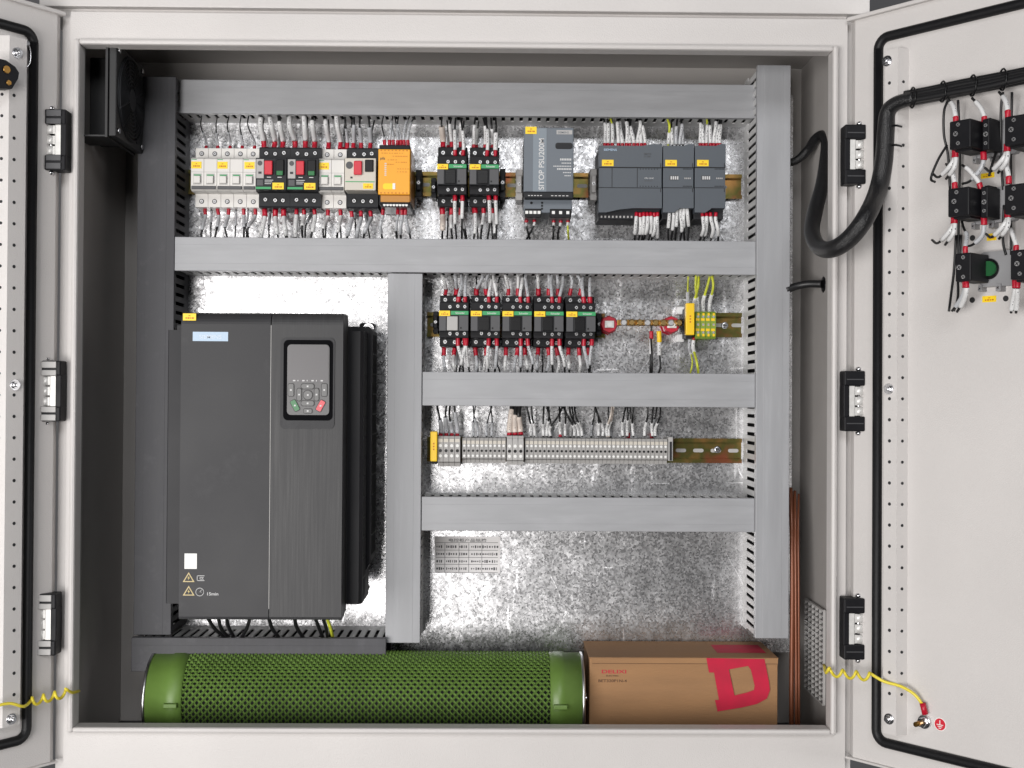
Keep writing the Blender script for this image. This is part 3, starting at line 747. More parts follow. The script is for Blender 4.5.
for k in range(5): q.box(-w2+6+k*4, -w2+8.5+k*4, -h-3.7, -h-3.4, zb-6, zb-5, 1); q.box(w2-30+k*5, w2-27+k*5, -h-3.7, -h-3.4, zb-6, zb-5, 1)
q.build('flap', [charc, inkl], o)
q = MB(); q.box(-w2+1, w2-1, -h+12, -40, zb-26, zb-7, bev=.8); q.build('lower_face', psum, o)
q = MB(); q.cyl((-w2+11, -h+12, zb-13), (-w2+11, -h+11.4, zb-13), 1.8, 10)
for k in range(3): q.box(-w2+24, -w2+26.5, -h+11.3, -h+12, zb-14-k*4, zb-11.5-k*4)
q.build('indicator', blackg, o)
for (a, b, n_) in ((-w2+2, -w2+24, 4), (w2-31, w2-2, 3)):
    q = MB(); q.box(a, b, -h+10, -40, zb-33, zb-21, 0, bev=.6)
    for k in range(n_): 
        xc = a+(b-a)*(k+.5)/n_; q.box(xc-2.0, xc+2.0, -h+9.3, -h+10.1, zb-28, zb-24, 1)
    q.build('terminal_row', [blackg, whiteb], o)
PSU = (X, zb)
# --- controller and its two expansion modules
def plc(px0, px1, label, kind, py0):
    h = 76.0; X0, X1, z0, z1 = rect(px0, py0, px1, 219, h); X = (X0+X1)/2; w2 = (X1-X0)/2-.3
    o = thing('controller' if kind == 'cpu' else 'expansion_module', label, 'controller' if kind == 'cpu' else 'module', (X, YP, Z1))
    Zp = lambda py: dz(py, h, (px0+px1)/2)-Z1
    MB().box(-w2+.6, w2-.6, -62, -2, Zp(218), Zp(146.5), bev=1).build('housing', charc, o)
    tc = MB(); n_ = .72
    tc.prism([(-w2, Zp(167)), (w2, Zp(167)), (w2, Zp(143.8)), (w2*.7, Zp(143.8)), (w2*.35, Zp(145.8)), (-w2, Zp(145.8))], -h, -h+20); tc.build('top_cover', plcm, o)
    md = MB(); md.box(-w2+.2, w2-.2, -h+1.5, -h+15, Zp(187.5), Zp(167.6), bev=.5); mo = md.build('middle_band', plcm, o)
    q = MB()
    if kind == 'cpu':
        for x in (-w2*.58, w2*.22): q.box(x-.4, x+.4, -h+1.2, -h+2, Zp(187), Zp(168))
    for k in range(7):
        for py in (168.8, 186): q.box(w2*.3+k*w2*.09, w2*.3+k*w2*.09+1.2, -h+1.1, -h+2, Zp(py)-.6, Zp(py)+.6)
    q.build('groove', dark, mo)
    bc = MB()
    yb = 212.5
    bc.prism([(-w2, Zp(188.2)), (w2, Zp(188.2)), (w2, Zp(208)), (w2*.1, Zp(208)), (-w2*.35 if kind == 'cpu' else w2*.0, Zp(209.5)), (-w2*.75 if kind == 'cpu' else -w2*.3, Zp(yb)), (-w2, Zp(yb))], -h, -h+20)
    bc.build('bottom_cover', plcm, o)
    q = MB()
    for py in (167.4, 187.9): q.box(-w2, w2, -h+.4, -h+3, Zp(py)-.5, Zp(py)+.5)
    q.box(w2-2.2, w2-1.2, -h-.2, -h+1, Zp(167), Zp(163)); q.box(w2-2.2, w2-1.2, -h-.2, -h+1, Zp(192), Zp(188.5))
    q.build('seam', dark, o)
    if kind == 'cpu':
        q = MB(); x = -w2+4
        while x < w2-3: q.box(x, x+2.2, -62.6, -61.8, Zp(216.5), Zp(214.5)); x += 5.2
        q.build('terminal_openings', ltgrey, o)
        text('SIEMENS', 4.2, -w2+6.5, -h-.5, Zp(151), blueg, o, wide=1.15)
        text('SIMATIC', 2.8, w2*.42, -h-.5, Zp(154.5), midgrey, o); text('S7-1200', 2.8, w2*.42, -h-.5, Zp(157), midgrey, o)
        text('CPU 1214C', 2.6, w2*.45, -h+1.3, Zp(178.5), inkl, o); text('DC/DC/DC', 2.2, w2*.45, -h+1.3, Zp(181), midgrey, o)
    else:
        q = MB(); q.box(-w2*.58, -w2*.0, -h+.9, -h+1.4, Zp(180), Zp(175.5), 0)
        for k in range(4): q.box(-w2*.5+k*2.9, -w2*.5+k*2.9+1.8, -h+.6, -h+.9, Zp(179.4), Zp(176.2), 1)
        q.build('status_window', [midgrey, inkl], o)
        q = MB()
        for k in range(4): q.box(w2*.4+k*2.4, w2*.4+k*2.4+1.5, -h+1, -h+1.5, Zp(178.8), Zp(177.4))
        q.build('front_print', ltgrey, o)
    sx = dx((px0 + (3.2 if kind == 'cpu' else 2.3)), h)-X
    sticker(o, sx, sx+16, Zp(166.3), Zp(160), -h)
    return o
plc(598.6, 662.2, 'wide slate grey controller with small white lettering in the top row', 'cpu', 144)
plc(662.8, 694, 'slate grey expansion module touching the wide controller', 'exp', 144)
plc(694.6, 725.8, 'slate grey expansion module at the right end of the top row', 'exp', 144)
# --- terminals row 3
def terminal(w_, h, ztop, zbot, m, label, group, kind):
    o = thing('terminal_block', label, 'terminal', (0, YP, Z3), 0, group)
    b = MB(); a = w_/2-.22
    b.prismx([(0, zbot), (-h+8, zbot), (-h+6, zbot+5), (-h, zbot+7), (-h, ztop-7), (-h+3, ztop), (0, ztop)], -a, a); b.build('housing', m, o)
    q = MB(); q.box(-a*.86, a*.86, -h-.4, -h+4, ztop-8, ztop-3.5); q.build('marker_tag', cream if kind != 'thick' else ltgrey, o)
    q = MB()
    r = min(2.7, a*.62)
    for z, mi in ((7, 0), (0, 1), (-7, 0)):
        q.cyl((0, -h+.2, z*1.0), (0, -h-.5, z), r, 8, mi); q.build('terminal_screw', [whiteb, blackg], o); q = MB()
    return o
def place_row():
    ords = ['first', 'second', 'third', 'fourth', 'fifth', 'sixth', 'seventh', 'eighth', 'ninth', 'tenth', 'eleventh', 'twelfth', 'thirteenth', 'fourteenth', 'fifteenth', 'sixteenth', 'seventeenth']
    def X(px): return H(px, 450, 55).x
    a, b = X(437.6), X(460.3); n_ = 4; w_ = (b-a)/n_
    t0 = terminal(w_, 58, 20, -22, tgrey, '', 'wide grey terminals', 'big')
    first = True
    for k in range(4):
        l = 'wide grey terminal, %s to the right of the yellow end plate' % ords[k]
        loc = (a+w_*(k+.5), YP, Z3)
        if k == 0: t0.location = Vector(loc)*S; t0['label'] = l
        else: copy_thing(t0, loc, l)
    a, b = X(462), X(505.8); n_ = 10; w_ = (b-a)/n_
    t1 = terminal(w_, 52, 17.5, -17.5, tgrey, '', 'slim grey terminals', 'slim')
    for k in range(n_):
        l = 'slim grey terminal, %s to the right of the four wide grey ones' % ords[k]
        loc = (a+w_*(k+.5), YP, Z3)
        if k == 0: t1.location = Vector(loc)*S; t1['label'] = l
        else: copy_thing(t1, loc, l)
    a, b = X(506.6), X(523.6); w3 = (b-a)/3
    t2 = terminal(w3, 60, 21, -19, ltgrey, '', 'pale terminals under the thick beige wires', 'thick')
    for k in range(3):
        l = '%s pale wide terminal under the three thick beige sleeves' % ['left', 'middle', 'right'][k]
        loc = (a+w3*(k+.5), YP, Z3)
        if k == 0: t2.location = Vector(loc)*S; t2['label'] = l
        else: copy_thing(t2, loc, l)
    a, b = X(525), X(668); n_ = 33; w_ = (b-a)/n_
    for k in range(n_):
        if k < 17: l = '%s slim grey terminal to the right of the three thick beige sleeves' % ords[k]
        else: l = '%s slim grey terminal to the left of the bare rail and end bracket' % ords[n_-k-1]
        copy_thing(t1, (a+w_*(k+.5), YP, Z3), l)
place_row()
q = MB(); X0, X1_, z0, z1 = rect(668.4, 437, 673, 461, 52); a = (X1_-X0)/2
o = thing('end_bracket', 'grey end bracket closing the terminal row next to bare rail', 'end clamp', ((X0+X1_)/2, YP, Z3))
MB().box(-a, a, -52, -1, z0-Z3, z1-Z3, bev=.8).build('clamp_body', ltgrey, o)
q = MB(); q.box(-a*.5, a*.5, -52.6, -52, -12, 14); q.build('clamp_slot', dark, o)
def end_plate(px0, px1, py0, py1, h, zc, label, text_=True):
    X0, X1, z0, z1 = rect(px0, py0, px1, py1, h); a = (X1-X0)/2
    o = thing('group_marker', label, 'marker plate', ((X0+X1)/2, YP, zc), 0, 'yellow group marker plates')
    MB().box(-a, a, -h, -h+12, z0-zc, z1-zc, bev=1.2).build('marker_plate', yellowp, o)
    MB().box(-a*.8, a*.9, -h+12, -2, z0-zc-4, z1-zc-6, bev=1).build('clamp_foot', charc, o)
    q = MB()
    for k in range(3): q.box(-1, 1, -h-.3, -h, (z0+z1)/2-zc-5+k*4, (z0+z1)/2-zc-3+k*4)
    q.build('printed_marks', ink, o)
end_plate(430.2, 437.2, 431.5, 461.5, 66, Z3, 'yellow marker plate at the left end of the terminal row')
end_plate(686, 694.6, 303, 335, 62, Z2, 'yellow marker plate left of the green earth terminals')
# earth terminals
X0, X1_, z0, z1 = rect(695.4, 311.5, 716, 338.5, 48); wE = (X1_-X0)/4
te = thing('earth_terminal', 'green and yellow earth terminal touching the yellow marker plate', 'terminal', (X0+wE/2, YP, Z2), 0, 'green and yellow earth terminals')
a = wE/2-.2
b = MB(); b.prismx([(0, z0-Z2), (-44, z0-Z2), (-48, z0-Z2+4), (-48, z1-Z2-4), (-44, z1-Z2), (0, z1-Z2)], -a, a, 0)
b.build('housing', earthg, te)
b = MB()
for k in range(5):
    z = z0-Z2+3+k*7.2; b.box(-a*(.98 if k % 2 else .3), a*.55, -48.7, -47.5, z, z+3.6)
b.build('yellow_stripes', yellowp, te)
b = MB()
for z in (11, -11, 0): MB().cyl((0, -48.6, z), (0, -49.4, z), 1.7, 8).build('terminal_screw', screwm, te)
for k in range(1, 4):
    copy_thing(te, (X0+wE*(k+.5), YP, Z2), ['', 'second green and yellow earth terminal from the yellow plate', 'third green and yellow earth terminal from the yellow plate', 'last green and yellow earth terminal, beside the bare rail'][k])
# red insulators and neutral bar
def insulator(px, py, label):
    h = 42; p = H(px, py, h)
    o = thing('busbar_insulator', label, 'insulator', (p.x, YP, p.z), 0, 'red busbar insulators')
    q = MB(); pts = [(0, 0, 0), (0, -10, 0), (0, -12, 0), (0, -26, 0), (0, -28, 0), (0, -h+4, 0), (0, -h, 0)]
    q.tube(pts, 1, 8, 0, radii=[13, 13, 10.5, 10.5, 12.6, 12.6, 11]); ob = q.build('insulator_body', red, o)
    for p_ in ob.data.polygons: p_.use_smooth = False
    q = MB(); q.box(-6.5, 6.5, -h-2.5, -h, -5, 5, bev=.6); q.cyl((0, -h-2.5, 0), (0, -h-5, 0), 4.6, 6); q.build('clamp_nut', chromew, o)
insulator(609.3, 324.3, 'red busbar insulator beside the fifth contactor')
insulator(671.8, 324.6, 'red busbar insulator left of the yellow marker plate')
xa, xb = H(617, 322, 40).x, H(682, 322, 40).x; zc = H(650, 323, 40).z
o = thing('neutral_busbar', 'brass neutral bar with a row of screws between red insulators', 'busbar', ((xa+xb)/2, YP, zc))
L_ = (xb-xa)/2
MB().box(-L_, L_, -45, -38, -4.2, 4.2, bev=.8).build('bar', brass, o)
for k in range(8):
    q = MB(); x = -L_+9+k*11; q.tube([(x, -45, 0), (x, -47, 0), (x, -49, 0)], 1, 14, 0, radii=[5, 5, 3.4]); q.box(x-3.2, x+3.2, -48.3, -48, -.5, .5, 1); q.build('bar_screw', [brassb if k % 3 else screwm, dark], o)
for (px, py, l) in ((681, 310.5, 'small white clip above the busbar end near the yellow plate'), (680.5, 338, 'small white clip below the busbar end near the yellow plate')):
    X0, X1_, z0, z1 = rect(px-3.8, py-4, px+3.8, py+4, 20)
    q = MB(); q.box(X0, X1_, YP-20, YP, z0, z1, bev=1.5); q.cyl(((X0+X1_)/2, YP-20, (z0+z1)/2), ((X0+X1_)/2, YP-21, (z0+z1)/2), 2.5, 10)
    tag(q.build('plastic_clip', sleeve), l, 'clip')
# maker's sticker on plate
X0, X1_, z0, z1 = rect(434.5, 536.5, 500, 573, .5)
o = thing('specification_sticker', 'pale rating sticker with a small printed table on the plate', 'sticker', (X0, YP, z0))
Wd, Hg = X1_-X0, z1-z0
MB().box(0, Wd, -.5, 0, 0, Hg).build('paper', paper, o)
q = MB()
for r_ in (.0, .22, .41, .61, .82): q.box(2, Wd-3, -.7, -.5, Hg*r_+.5, Hg*r_+1.1)
for c_ in (.155, .37, .52, .72): q.box(Wd*c_, Wd*c_+.6, -.7, -.5, 1, Hg*.82)
q.build('table_lines', midgrey, o)
q = MB()
rows = [.09, .29, .49, .69]
for r_ in rows:
    for (a, b) in ((.03, .13), (.18, .34), (.38, .50), (.56, .70), (.73, .96)):
        x = Wd*a
        while x < Wd*b:
            ww = random.uniform(1, 2.4); hh = random.uniform(1.8, 4.2); q.box(x, x+ww, -.72, -.5, Hg*r_-hh/2+1.5, Hg*r_+hh/2+1.5); x += ww+random.uniform(.8, 2.0)
q.build('table_text', inkd, o)
text('电控柜产品铭牌', 5.2, Wd*.5, -.75, Hg*.86, midgrey, o, centre=True, wide=1.5)
# ================================================================== WIRES
WR = []
SOLID = {'w': sleeve, 'g': sleeveg, 't': beige}
def cut(path, a, b):       # piece of a polyline between lengths a and b
    out = []; L_ = 0
    for i in range(len(path)-1):
        p, q_ = path[i], path[i+1]; d = (q_-p).length
        if d < 1e-6: continue
        s0, s1 = L_, L_+d
        if s1 >= a and s0 <= b:
            if not out: out.append(p.lerp(q_, max(0, (a-s0)/d)))
            out.append(p.lerp(q_, min(1, (b-s0)/d)))
        L_ = s1
    return out
def wire(path, label, group, fer=10, slv=22, sl='w', fm=None, rw=1.5, rs=2.2, rf=2.3, wm=None, off=2):
    path = smooth_path(path, 6); rs *= 1.15; rf *= 1.08
    o = MB().tube(path, rw, 6).build('control_wire', wm or wireb)
    tag(o, label, 'wire', group)
    p0 = off
    if fer > 0:
        MB().tube(cut(path, 0, fer), rf, 8).build('ferrule_sleeve', fm or red, o); p0 = fer
    if slv > 0:
        c_ = cut(path, p0+.3, p0+slv)
        if len(c_) > 1:
            m_ = MB().tube(c_, rs, 8, 0)
            s_ = m_.build('marker_sleeve', SOLID[sl], o)
            # printed characters down the sleeve
            k = MB(); t_ = random.uniform(4, 8)
            while t_ < slv-4:
                ln = random.uniform(.8, 2.6)
                seg = cut(path, p0+t_, p0+t_+ln)
                if len(seg) > 1 and random.random() < .7:
                    c = seg[0]; e_ = random.uniform(-.5, .5); k.box(c.x-.5+e_, c.x+.35+e_, c.y-rs-.1, c.y-rs+.5, c.z-ln/2, c.z+ln/2)
                t_ += ln+random.uniform(.6, 2.2)
            if k.v: k.build('sleeve_print', midgrey, s_)
    return o
def wpx(x0, y0, h0, x1, y1, h1, label, group, bulge=6, sway=0, **k):
    x1 += random.uniform(-1.6, 1.6); bulge += random.uniform(-4, 8); sway += random.uniform(-2.5, 2.5)
    if k.get('slv', 1) > 8: k['slv'] = k.get('slv', 22)*random.uniform(1.0, 1.45)
    p0 = H(x0, y0, h0); p1 = H(x1, y1, h1); d = p1-p0
    u = Vector((0, 0, 1 if d.z > 0 else -1))
    L_ = abs(d.z)
    a = p0+u*L_*.28+Vector((sway*.5, random.uniform(-2, 2), 0)); m = p0+d*.66+Vector((sway, -bulge, 0))
    e = p1+u*12+Vector((random.uniform(-3, 3), 0, 0))
    return wire([p0, a, m, p1, e], label, group, **k)
ORD = ['first', 'second', 'third', 'fourth', 'fifth', 'sixth', 'seventh', 'eighth', 'ninth', 'tenth', 'eleventh']
def batch(items, y0, h0, y1, h1, desc, group, **kw):
    for i, it in enumerate(items):
        x0, x1 = it[0], it[1]; k = dict(kw); 
        if len(it) > 2: k.update(it[2])
        yy = k.pop('y0', y0); hh = k.pop('h0', h0); y11 = k.pop('y1', y1)
        last = ORD[i]+' from left' if len(items) > 1 else ''
        wpx(x0, yy, hh, x1, y11, h1, (desc+' '+last).strip(), group, **k)
gT = 'sleeved wires entering the top of the upper row'; gB = 'sleeved wires leaving the bottom of the upper row'
batch([(206, 201), (218, 216), (230, 229.5), (242.2, 242), (254.5, 249)], 149.5, 22, 116, 45, 'thin grey wire above the white breakers,', gT, sl='g', fer=5, slv=20, rw=.9, rs=1.5)
batch([(264, 262), (274, 271), (282.3, 278)], 149, 30, 116, 45, 'thick sleeved wire on top of the first black motor breaker,', gT, fer=12, slv=30, rs=3.2, rf=3.4, rw=2)
batch([(295, 291), (305, 303), (314.3, 314)], 149, 30, 116, 45, 'thick sleeved wire on top of the second black motor breaker,', gT, fer=12, slv=30, rs=3.2, rf=3.4, rw=2)
batch([(328.3, 327), (340, 338)], 149, 30, 116, 45, 'thick sleeved wire on top of the third white breaker,', gT, fer=11, slv=30, rs=2.9, rf=3)
batch([(347, 344, dict(slv=18, rs=1.7)), (353.2, 353), (361, 360), (370, 370, dict(rs=3.2, slv=26))], 149, 30, 116, 45, 'grey sleeved wire on top of the cream motor breaker,', gT, sl='g', fer=9, slv=24, rs=2.4, rf=2.8)
batch([(384.7, 383, dict(slv=4)), (389.5, 392), (393.4, 394), (397.3, 396), (400.8, 397.5), (404.5, 410), (408.3, 416)], 146, 80, 116, 55, 'thin wire on top of the orange relay,', gT, sl='g', fer=8, slv=26, rs=1.6, rf=2.2, rw=1.0)
batch([(443, 441, dict(sl='t', rs=3.6, rf=3.2, slv=22)), (452, 452), (455.3, 454.5, dict(y0=156, h0=58)), (461, 463), (463, 460, dict(y0=156, h0=58))], 147.5, 40, 116, 45, 'sleeved wire on top of the left upper contactor,', gT, fer=8, slv=22, rf=2.6)
batch([(474, 474.5), (484.5, 482), (486.8, 486, dict(y0=157, h0=58)), (495.3, 494.5, dict(y0=157, h0=58, rs=3)), (492.5, 492)], 151, 40, 116, 45, 'sleeved wire on top of the right upper contactor,', gT, fer=9, slv=22, rf=2.5)
batch([(604.6, 604), (608, 608), (612, 611.5, dict(wm=yg2))], 147, 55, 117, 45, 'white sleeved wire at the top left of the controller,', gT, fer=5, slv=24)
batch([(618.5, 617.5), (622.5, 621.5), (626.3, 625), (630, 632), (634, 630.5), (637.6, 639), (641.5, 642), (645, 641)], 147, 55, 117, 45, 'white sleeved wire at the top right of the controller,', gT, fer=5, slv=24)
batch([(668, 668.5, dict(wm=yg2, slv=14, rw=1.8)), (672.4, 671), (676.5, 676, dict(sl='g')), (679.5, 680, dict(sl='g')), (683, 682, dict(sl='g'))], 147, 50, 117, 45, 'sleeved wire on top of the middle expansion module,', gT, fer=0, slv=20, off=3)
batch([(700, 698), (703.3, 701), (706.5, 706.5, dict(wm=yg2)), (710.5, 709), (713.8, 715), (717.5, 719), (720, 721)], 147, 55, 117, 45, 'white sleeved wire on top of the right expansion module,', gT, fer=5, slv=24)
# bottoms of row one
batch([(205, 200), (217.6, 216), (228.8, 227), (243.6, 242.5), (255.3, 249)], 208.5, 28, 238, 45, 'grey sleeved wire under the white breakers,', gB, sl='g', fer=9, slv=22, rf=2.4, rs=2.2)
batch([(211, 212), (236, 234), (248, 247)], 206, 24, 238, 40, 'unmarked black wire under the white breakers,', gB, fer=0, slv=20, sl='g', rs=1.4, rw=1.0, off=6)
batch([(264.7, 262), (275.5, 278), (283.7, 285)], 209.5, 36, 238, 45, 'sleeved wire under the first black motor breaker,', gB, fer=10, slv=26, rf=3.6, rs=2.7)
batch([(296.6, 296), (303.9, 303), (314.3, 312)], 209.5, 36, 238, 45, 'sleeved wire under the second black motor breaker,', gB, fer=7, slv=27, rf=2.6, rs=2.6)
batch([(328, 325), (340.3, 338)], 209.5, 28, 238, 45, 'sleeved wire under the third white breaker,', gB, fer=9, slv=26, rf=2.6, rs=2.4)
batch([(351.2, 348), (360.8, 356), (370.3, 364)], 211, 40, 238, 45, 'sleeved wire under the cream motor breaker,', gB, sl='g', fer=9, slv=25, rf=2.6, rs=2.5)
batch([(383.2, 382), (398, 396, dict(rs=1.6)), (402, 402), (405.6, 409)], 209, 80, 238, 60, 'grey sleeved wire under the orange relay,', gB, sl='g', fer=8, slv=24, rf=2.4)
batch([(442.3, 441, dict(sl='t', rs=3.5, rf=3.5)), (451.6, 453), (455.2, 455.5, dict(y0=194, h0=62)), (461, 465), (462.5, 463, dict(y0=194, h0=62))], 208, 40, 238, 45, 'sleeved wire under the left upper contactor,', gB, fer=10, slv=22, rf=2.8)
batch([(474.5, 474, dict(rf=3.8)), (483.5, 482), (488.7, 487, dict(y0=194, h0=62)), (492.4, 494), (495.7, 495.5, dict(y0=194, h0=62))], 207, 40, 238, 45, 'sleeved wire under the right upper contactor,', gB, fer=9, slv=24, rf=2.8)
batch([(527, 529, dict(sl='g')), (533.6, 527, dict(sl='w')), (554, 553), (561, 559), (568.4, 568, dict(fm=red, wm=yg2))], 218, 80, 240, 60, 'short wire under the tall power supply,', gB, fer=6, slv=5, rs=1.7, rf=2.5)
batch([(636.5, 634), (640, 638), (643.6, 642), (647, 645), (650.6, 649.5), (654, 652.5), (657.6, 656)], 212.5, 64, 240, 45, 'white sleeved wire under the controller,', gB, fer=6, slv=24)
batch([(670, 669.5), (673.6, 672), (677, 676.5), (680.8, 681), (684.5, 683), (687.3, 687)], 208, 66, 240, 45, 'clear sleeved wire under the middle expansion module,', gB, fer=0, slv=24, off=1)
batch([(702.2, 701), (706.3, 705), (710.2, 709.5), (716, 717)], 212.5, 64, 240, 45, 'white sleeved wire under the right expansion module,', gB, fer=6, slv=26)
# row two
gC = 'sleeved wires at the five contactors'
cname = ['contactor with pale centre', 'second contactor of five', 'third contactor of five', 'fourth contactor of five', 'fifth contactor of five']
tops = [[(445, 440), (456, 455), (458, 461, 1), (465.3, 468, 1)], [(476.3, 482), (486.8, 488), (489, 492, 1), (496.7, 494, 1)],
        [(508, 506), (517.5, 517), (520.7, 523, 1), (527.5, 525, 0), (528.3, 528, 1)], [(538.3, 537), (548.8, 548), (552.3, 552, 1), (557.6, 557), (559.2, 561, 1)],
        [(569.6, 570), (580, 576), (584.3, 586, 1), (590.3, 591, 1)]]
bots = [[(444.2, 446), (454.8, 455), (458, 463, 1), (464.5, 460, 1), (466.8, 471, 1)], [(475, 474), (486.2, 485), (489, 488, 1), (496.7, 495, 1)],
        [(506, 504), (517.6, 516), (520.8, 521, 1), (525, 527), (527.5, 531, 1)], [(538.3, 538), (548, 547), (552.4, 553, 1), (556.5, 557), (559.7, 565, 1)],
        [(568.6, 569), (579, 578), (584.3, 588, 1), (588.5, 590), (592.3, 591, 1)]]
for c in range(5):
    for i, t_ in enumerate(tops[c]):
        up = len(t_) > 2 and t_[2]
        wpx(t_[0], 304 if up else 295.5, 60 if up else 40, t_[1], 272.5, 42, 'sleeved wire on top of the %s, %s from left' % (cname[c], ORD[i]), gC, fer=10, slv=26, sl='g' if random.random() < .6 else 'w', rf=2.5 if random.random() < .6 else 3.1, rs=2.0, sway=random.uniform(-2, 2))
    for i, t_ in enumerate(bots[c]):
        up = len(t_) > 2 and t_[2]
        wpx(t_[0], 337 if up else 347.5, 62 if up else 40, t_[1], 373.5, 45, 'sleeved wire under the %s, %s from left' % (cname[c], ORD[i]), gC, fer=12, slv=24, sl='g' if random.random() < .5 else 'w', rf=2.8, rs=2.0, sway=random.uniform(-2, 2))
gE = 'wires around the neutral bar and earth terminals'
wpx(651.5, 325, 46, 650.5, 374, 50, 'black wire with red tip hanging from the brass neutral bar', gE, fer=0, slv=0)
p = H(651.3, 331, 46)
o = wire([p, H(651.3, 340, 44), H(651, 350, 40), H(650.4, 366, 44), H(650.2, 374, 50)], 'white sleeved wire with red tip below the neutral bar', gE, fer=11, slv=22, rf=2.6)
o = wire([H(658.8, 331, 46), H(659.4, 340, 44), H(659, 350, 40), H(660.4, 366, 44), H(658.5, 374, 50)], 'white sleeved wire with yellow tip below the neutral bar', gE, fer=15, slv=20, rf=3.2, rs=2.6, fm=yellowp)
for i, (a, b, l) in enumerate(((694.4, 697.5, ''), (698, 696, ''), (703.6, 710, ''), (709.3, 713.4, ''))):
    wpx(a, 313, 30, b, 274, 45, 'yellow green earth wire looping above the earth terminals, %s from left' % ORD[i], gE, fer=0, slv=22, wm=yg2, rw=1.9, rs=2.4, off=0)
wpx(688.5, 312, 30, 688.5, 274, 45, 'pale sleeved earth wire rising behind the yellow marker plate', gE, fer=0, slv=24, sl='g', wm=yg2, rw=1.2, off=0)
wpx(694, 337, 36, 697, 375, 45, 'white sleeved yellow green wire dropping below the earth terminals', gE, fer=4, slv=18, wm=yg2, rw=1.9, rs=2.4)
wpx(689.5, 339, 22, 690.5, 375, 45, 'thin grey sleeved wire dropping beside the yellow marker plate', gE, fer=0, slv=24, sl='g', wm=yg2, rw=1.2, off=0)
# row three
gR = 'wires entering the terminal row from above'
batch([(440.5, 438.5), (446.5, 445.5), (452, 451.5), (457.3, 454.5)], 436, 34, 406, 45, 'grey sleeved wire above the wide grey terminals,', gR, sl='g', fer=3.5, slv=24, rs=2.7, rf=2.6)
batch([(473.5, 474), (477.8, 473.5), (486.8, 491), (491.5, 491)], 437, 28, 406, 42, 'thin grey wire above the first slim terminals,', gR, sl='g', fer=0, slv=22, rs=1.8, off=1, rw=1.0)
batch([(509.6, 513), (515.2, 516), (520.8, 518.5)], 435, 40, 406, 45, 'thick beige sleeved wire above the pale terminals,', gR, sl='t', fer=3.5, slv=24, rs=3.5, rf=3.4, rw=3.4)
R3W = [(530.5, 526.5), (534.5, 532.5), (543.3, 545), (546.6, 549), (550.5, 562, dict(bulge=16)), (560.3, 559.5, dict(fer=3)), (565, 563.5), (574, 563, dict(bulge=16)), (578.5, 568, dict(bulge=16)), (582, 573, dict(bulge=14))]
batch(R3W, 437, 30, 406, 45, 'white sleeved wire right of the beige sleeves,', gR, fer=0, slv=20, off=1, rs=1.8)
batch([(598, 594), (602.5, 596.5), (607, 612, dict(wm=beige)), (609, 614, dict(wm=beige)), (623, 627), (627.3, 627.5), (633.5, 633), (644.3, 646), (655.3, 659), (652.6, 654)], 437, 30, 406, 45, 'white sleeved wire near the right end of the terminal row,', gR, fer=0, slv=21, off=1, rs=1.8)
gX = 'second layer of wires lying close to the plate'
def extra(n_, xa, xb, y0, y1, h, where):
    for i in range(n_):
        x = xa+(xb-xa)*(i+.5)/n_+random.uniform(-2, 2)
        wpx(x, y0, h, x+random.uniform(-5, 5), y1, 24, 'grey wire near the plate %s, %s from left' % (where, ORD[i]), gX, fer=random.choice((0, 7)), slv=random.uniform(16, 26), sl=random.choice('gw'), rw=1.2, rs=1.9)
extra(9, 262, 374, 152, 117, 12, 'above the black motor breakers')
extra(8, 262, 374, 205, 238, 12, 'under the black motor breakers')
extra(4, 442, 496, 150, 117, 12, 'above the upper contactor pair')
extra(4, 442, 496, 203, 238, 12, 'under the upper contactor pair')
extra(7, 444, 592, 298, 274, 12, 'above the five contactors')
extra(7, 444, 592, 344, 373, 12, 'under the five contactors')
extra(6, 540, 660, 438, 407, 12, 'above the right half of the terminal row')
# cables below the drive
for i, (a, b, c) in enumerate((((206, 615), (216, 630), (232, 642)), ((218, 615), (222, 630), (235, 643)), ((226, 615), (229, 628), (237, 643)), ((252, 612), (246, 630), (238, 642)),
                            ((268, 612), (272, 628), (284, 644)), ((294, 612), (297, 628), (308, 644)), ((313, 612), (319, 628), (325, 643)), ((321, 612), (326, 628), (328, 643)))):
    wire([H(*a, 110), H(*b, 95), H(*c, 70), H(c[0], c[1]+6, 55)], 'black power cable dropping out of the drive into the duct, %s from left' % ORD[i], 'black power cables under the drive', fer=0, slv=0, rw=2.5)
wire([H(325, 612, 110), H(331, 630, 95), H(333, 640, 70), H(330, 648, 55)], 'yellow green earth cable under the right corner of the drive', None, fer=0, slv=0, rw=2.4, wm=yg2)
# ================================================================== DRIVE
hc, hm, hr = 200.0, 150.0, 100.0
cx0, cx1, cz0, cz1 = rect(180, 312.5, 342.2, 620, hc)
mx0, mx1, mz0, mz1 = rect(166.2, 330.5, 362.5, 604, hm)
rx0, rx1, rz0, rz1 = rect(176, 326, 371.5, 592, hr)
o = thing('motor_drive', 'big dark grey frequency inverter with keypad filling the lower left', 'inverter drive', ((cx0+cx1)/2, YP, cz0))
B = Vector(((cx0+cx1)/2, YP, cz0))
def LX(v): return v-B.x
def LZ(v): return v-B.z
m_ = MB(); m_.prism([(LX(rx0), LZ(rz0)), (LX(rx1)-22, LZ(rz0)), (LX(rx1), LZ(rz0)+42), (LX(rx1), LZ(rz1)-5), (LX(rx1)-5, LZ(rz1)), (LX(rx0), LZ(rz1))], -hr, -30)
for k in range(11):
    z = LZ(rz0)+50+k*(rz1-rz0-58)/11; m_.box(LX(rx1)-1, LX(rx1)+.3, -hr+8, -42, z, z+(rz1-rz0)/11-7.5, 1)
rear = m_.build('heat_sink_body', [drived, dark], o)
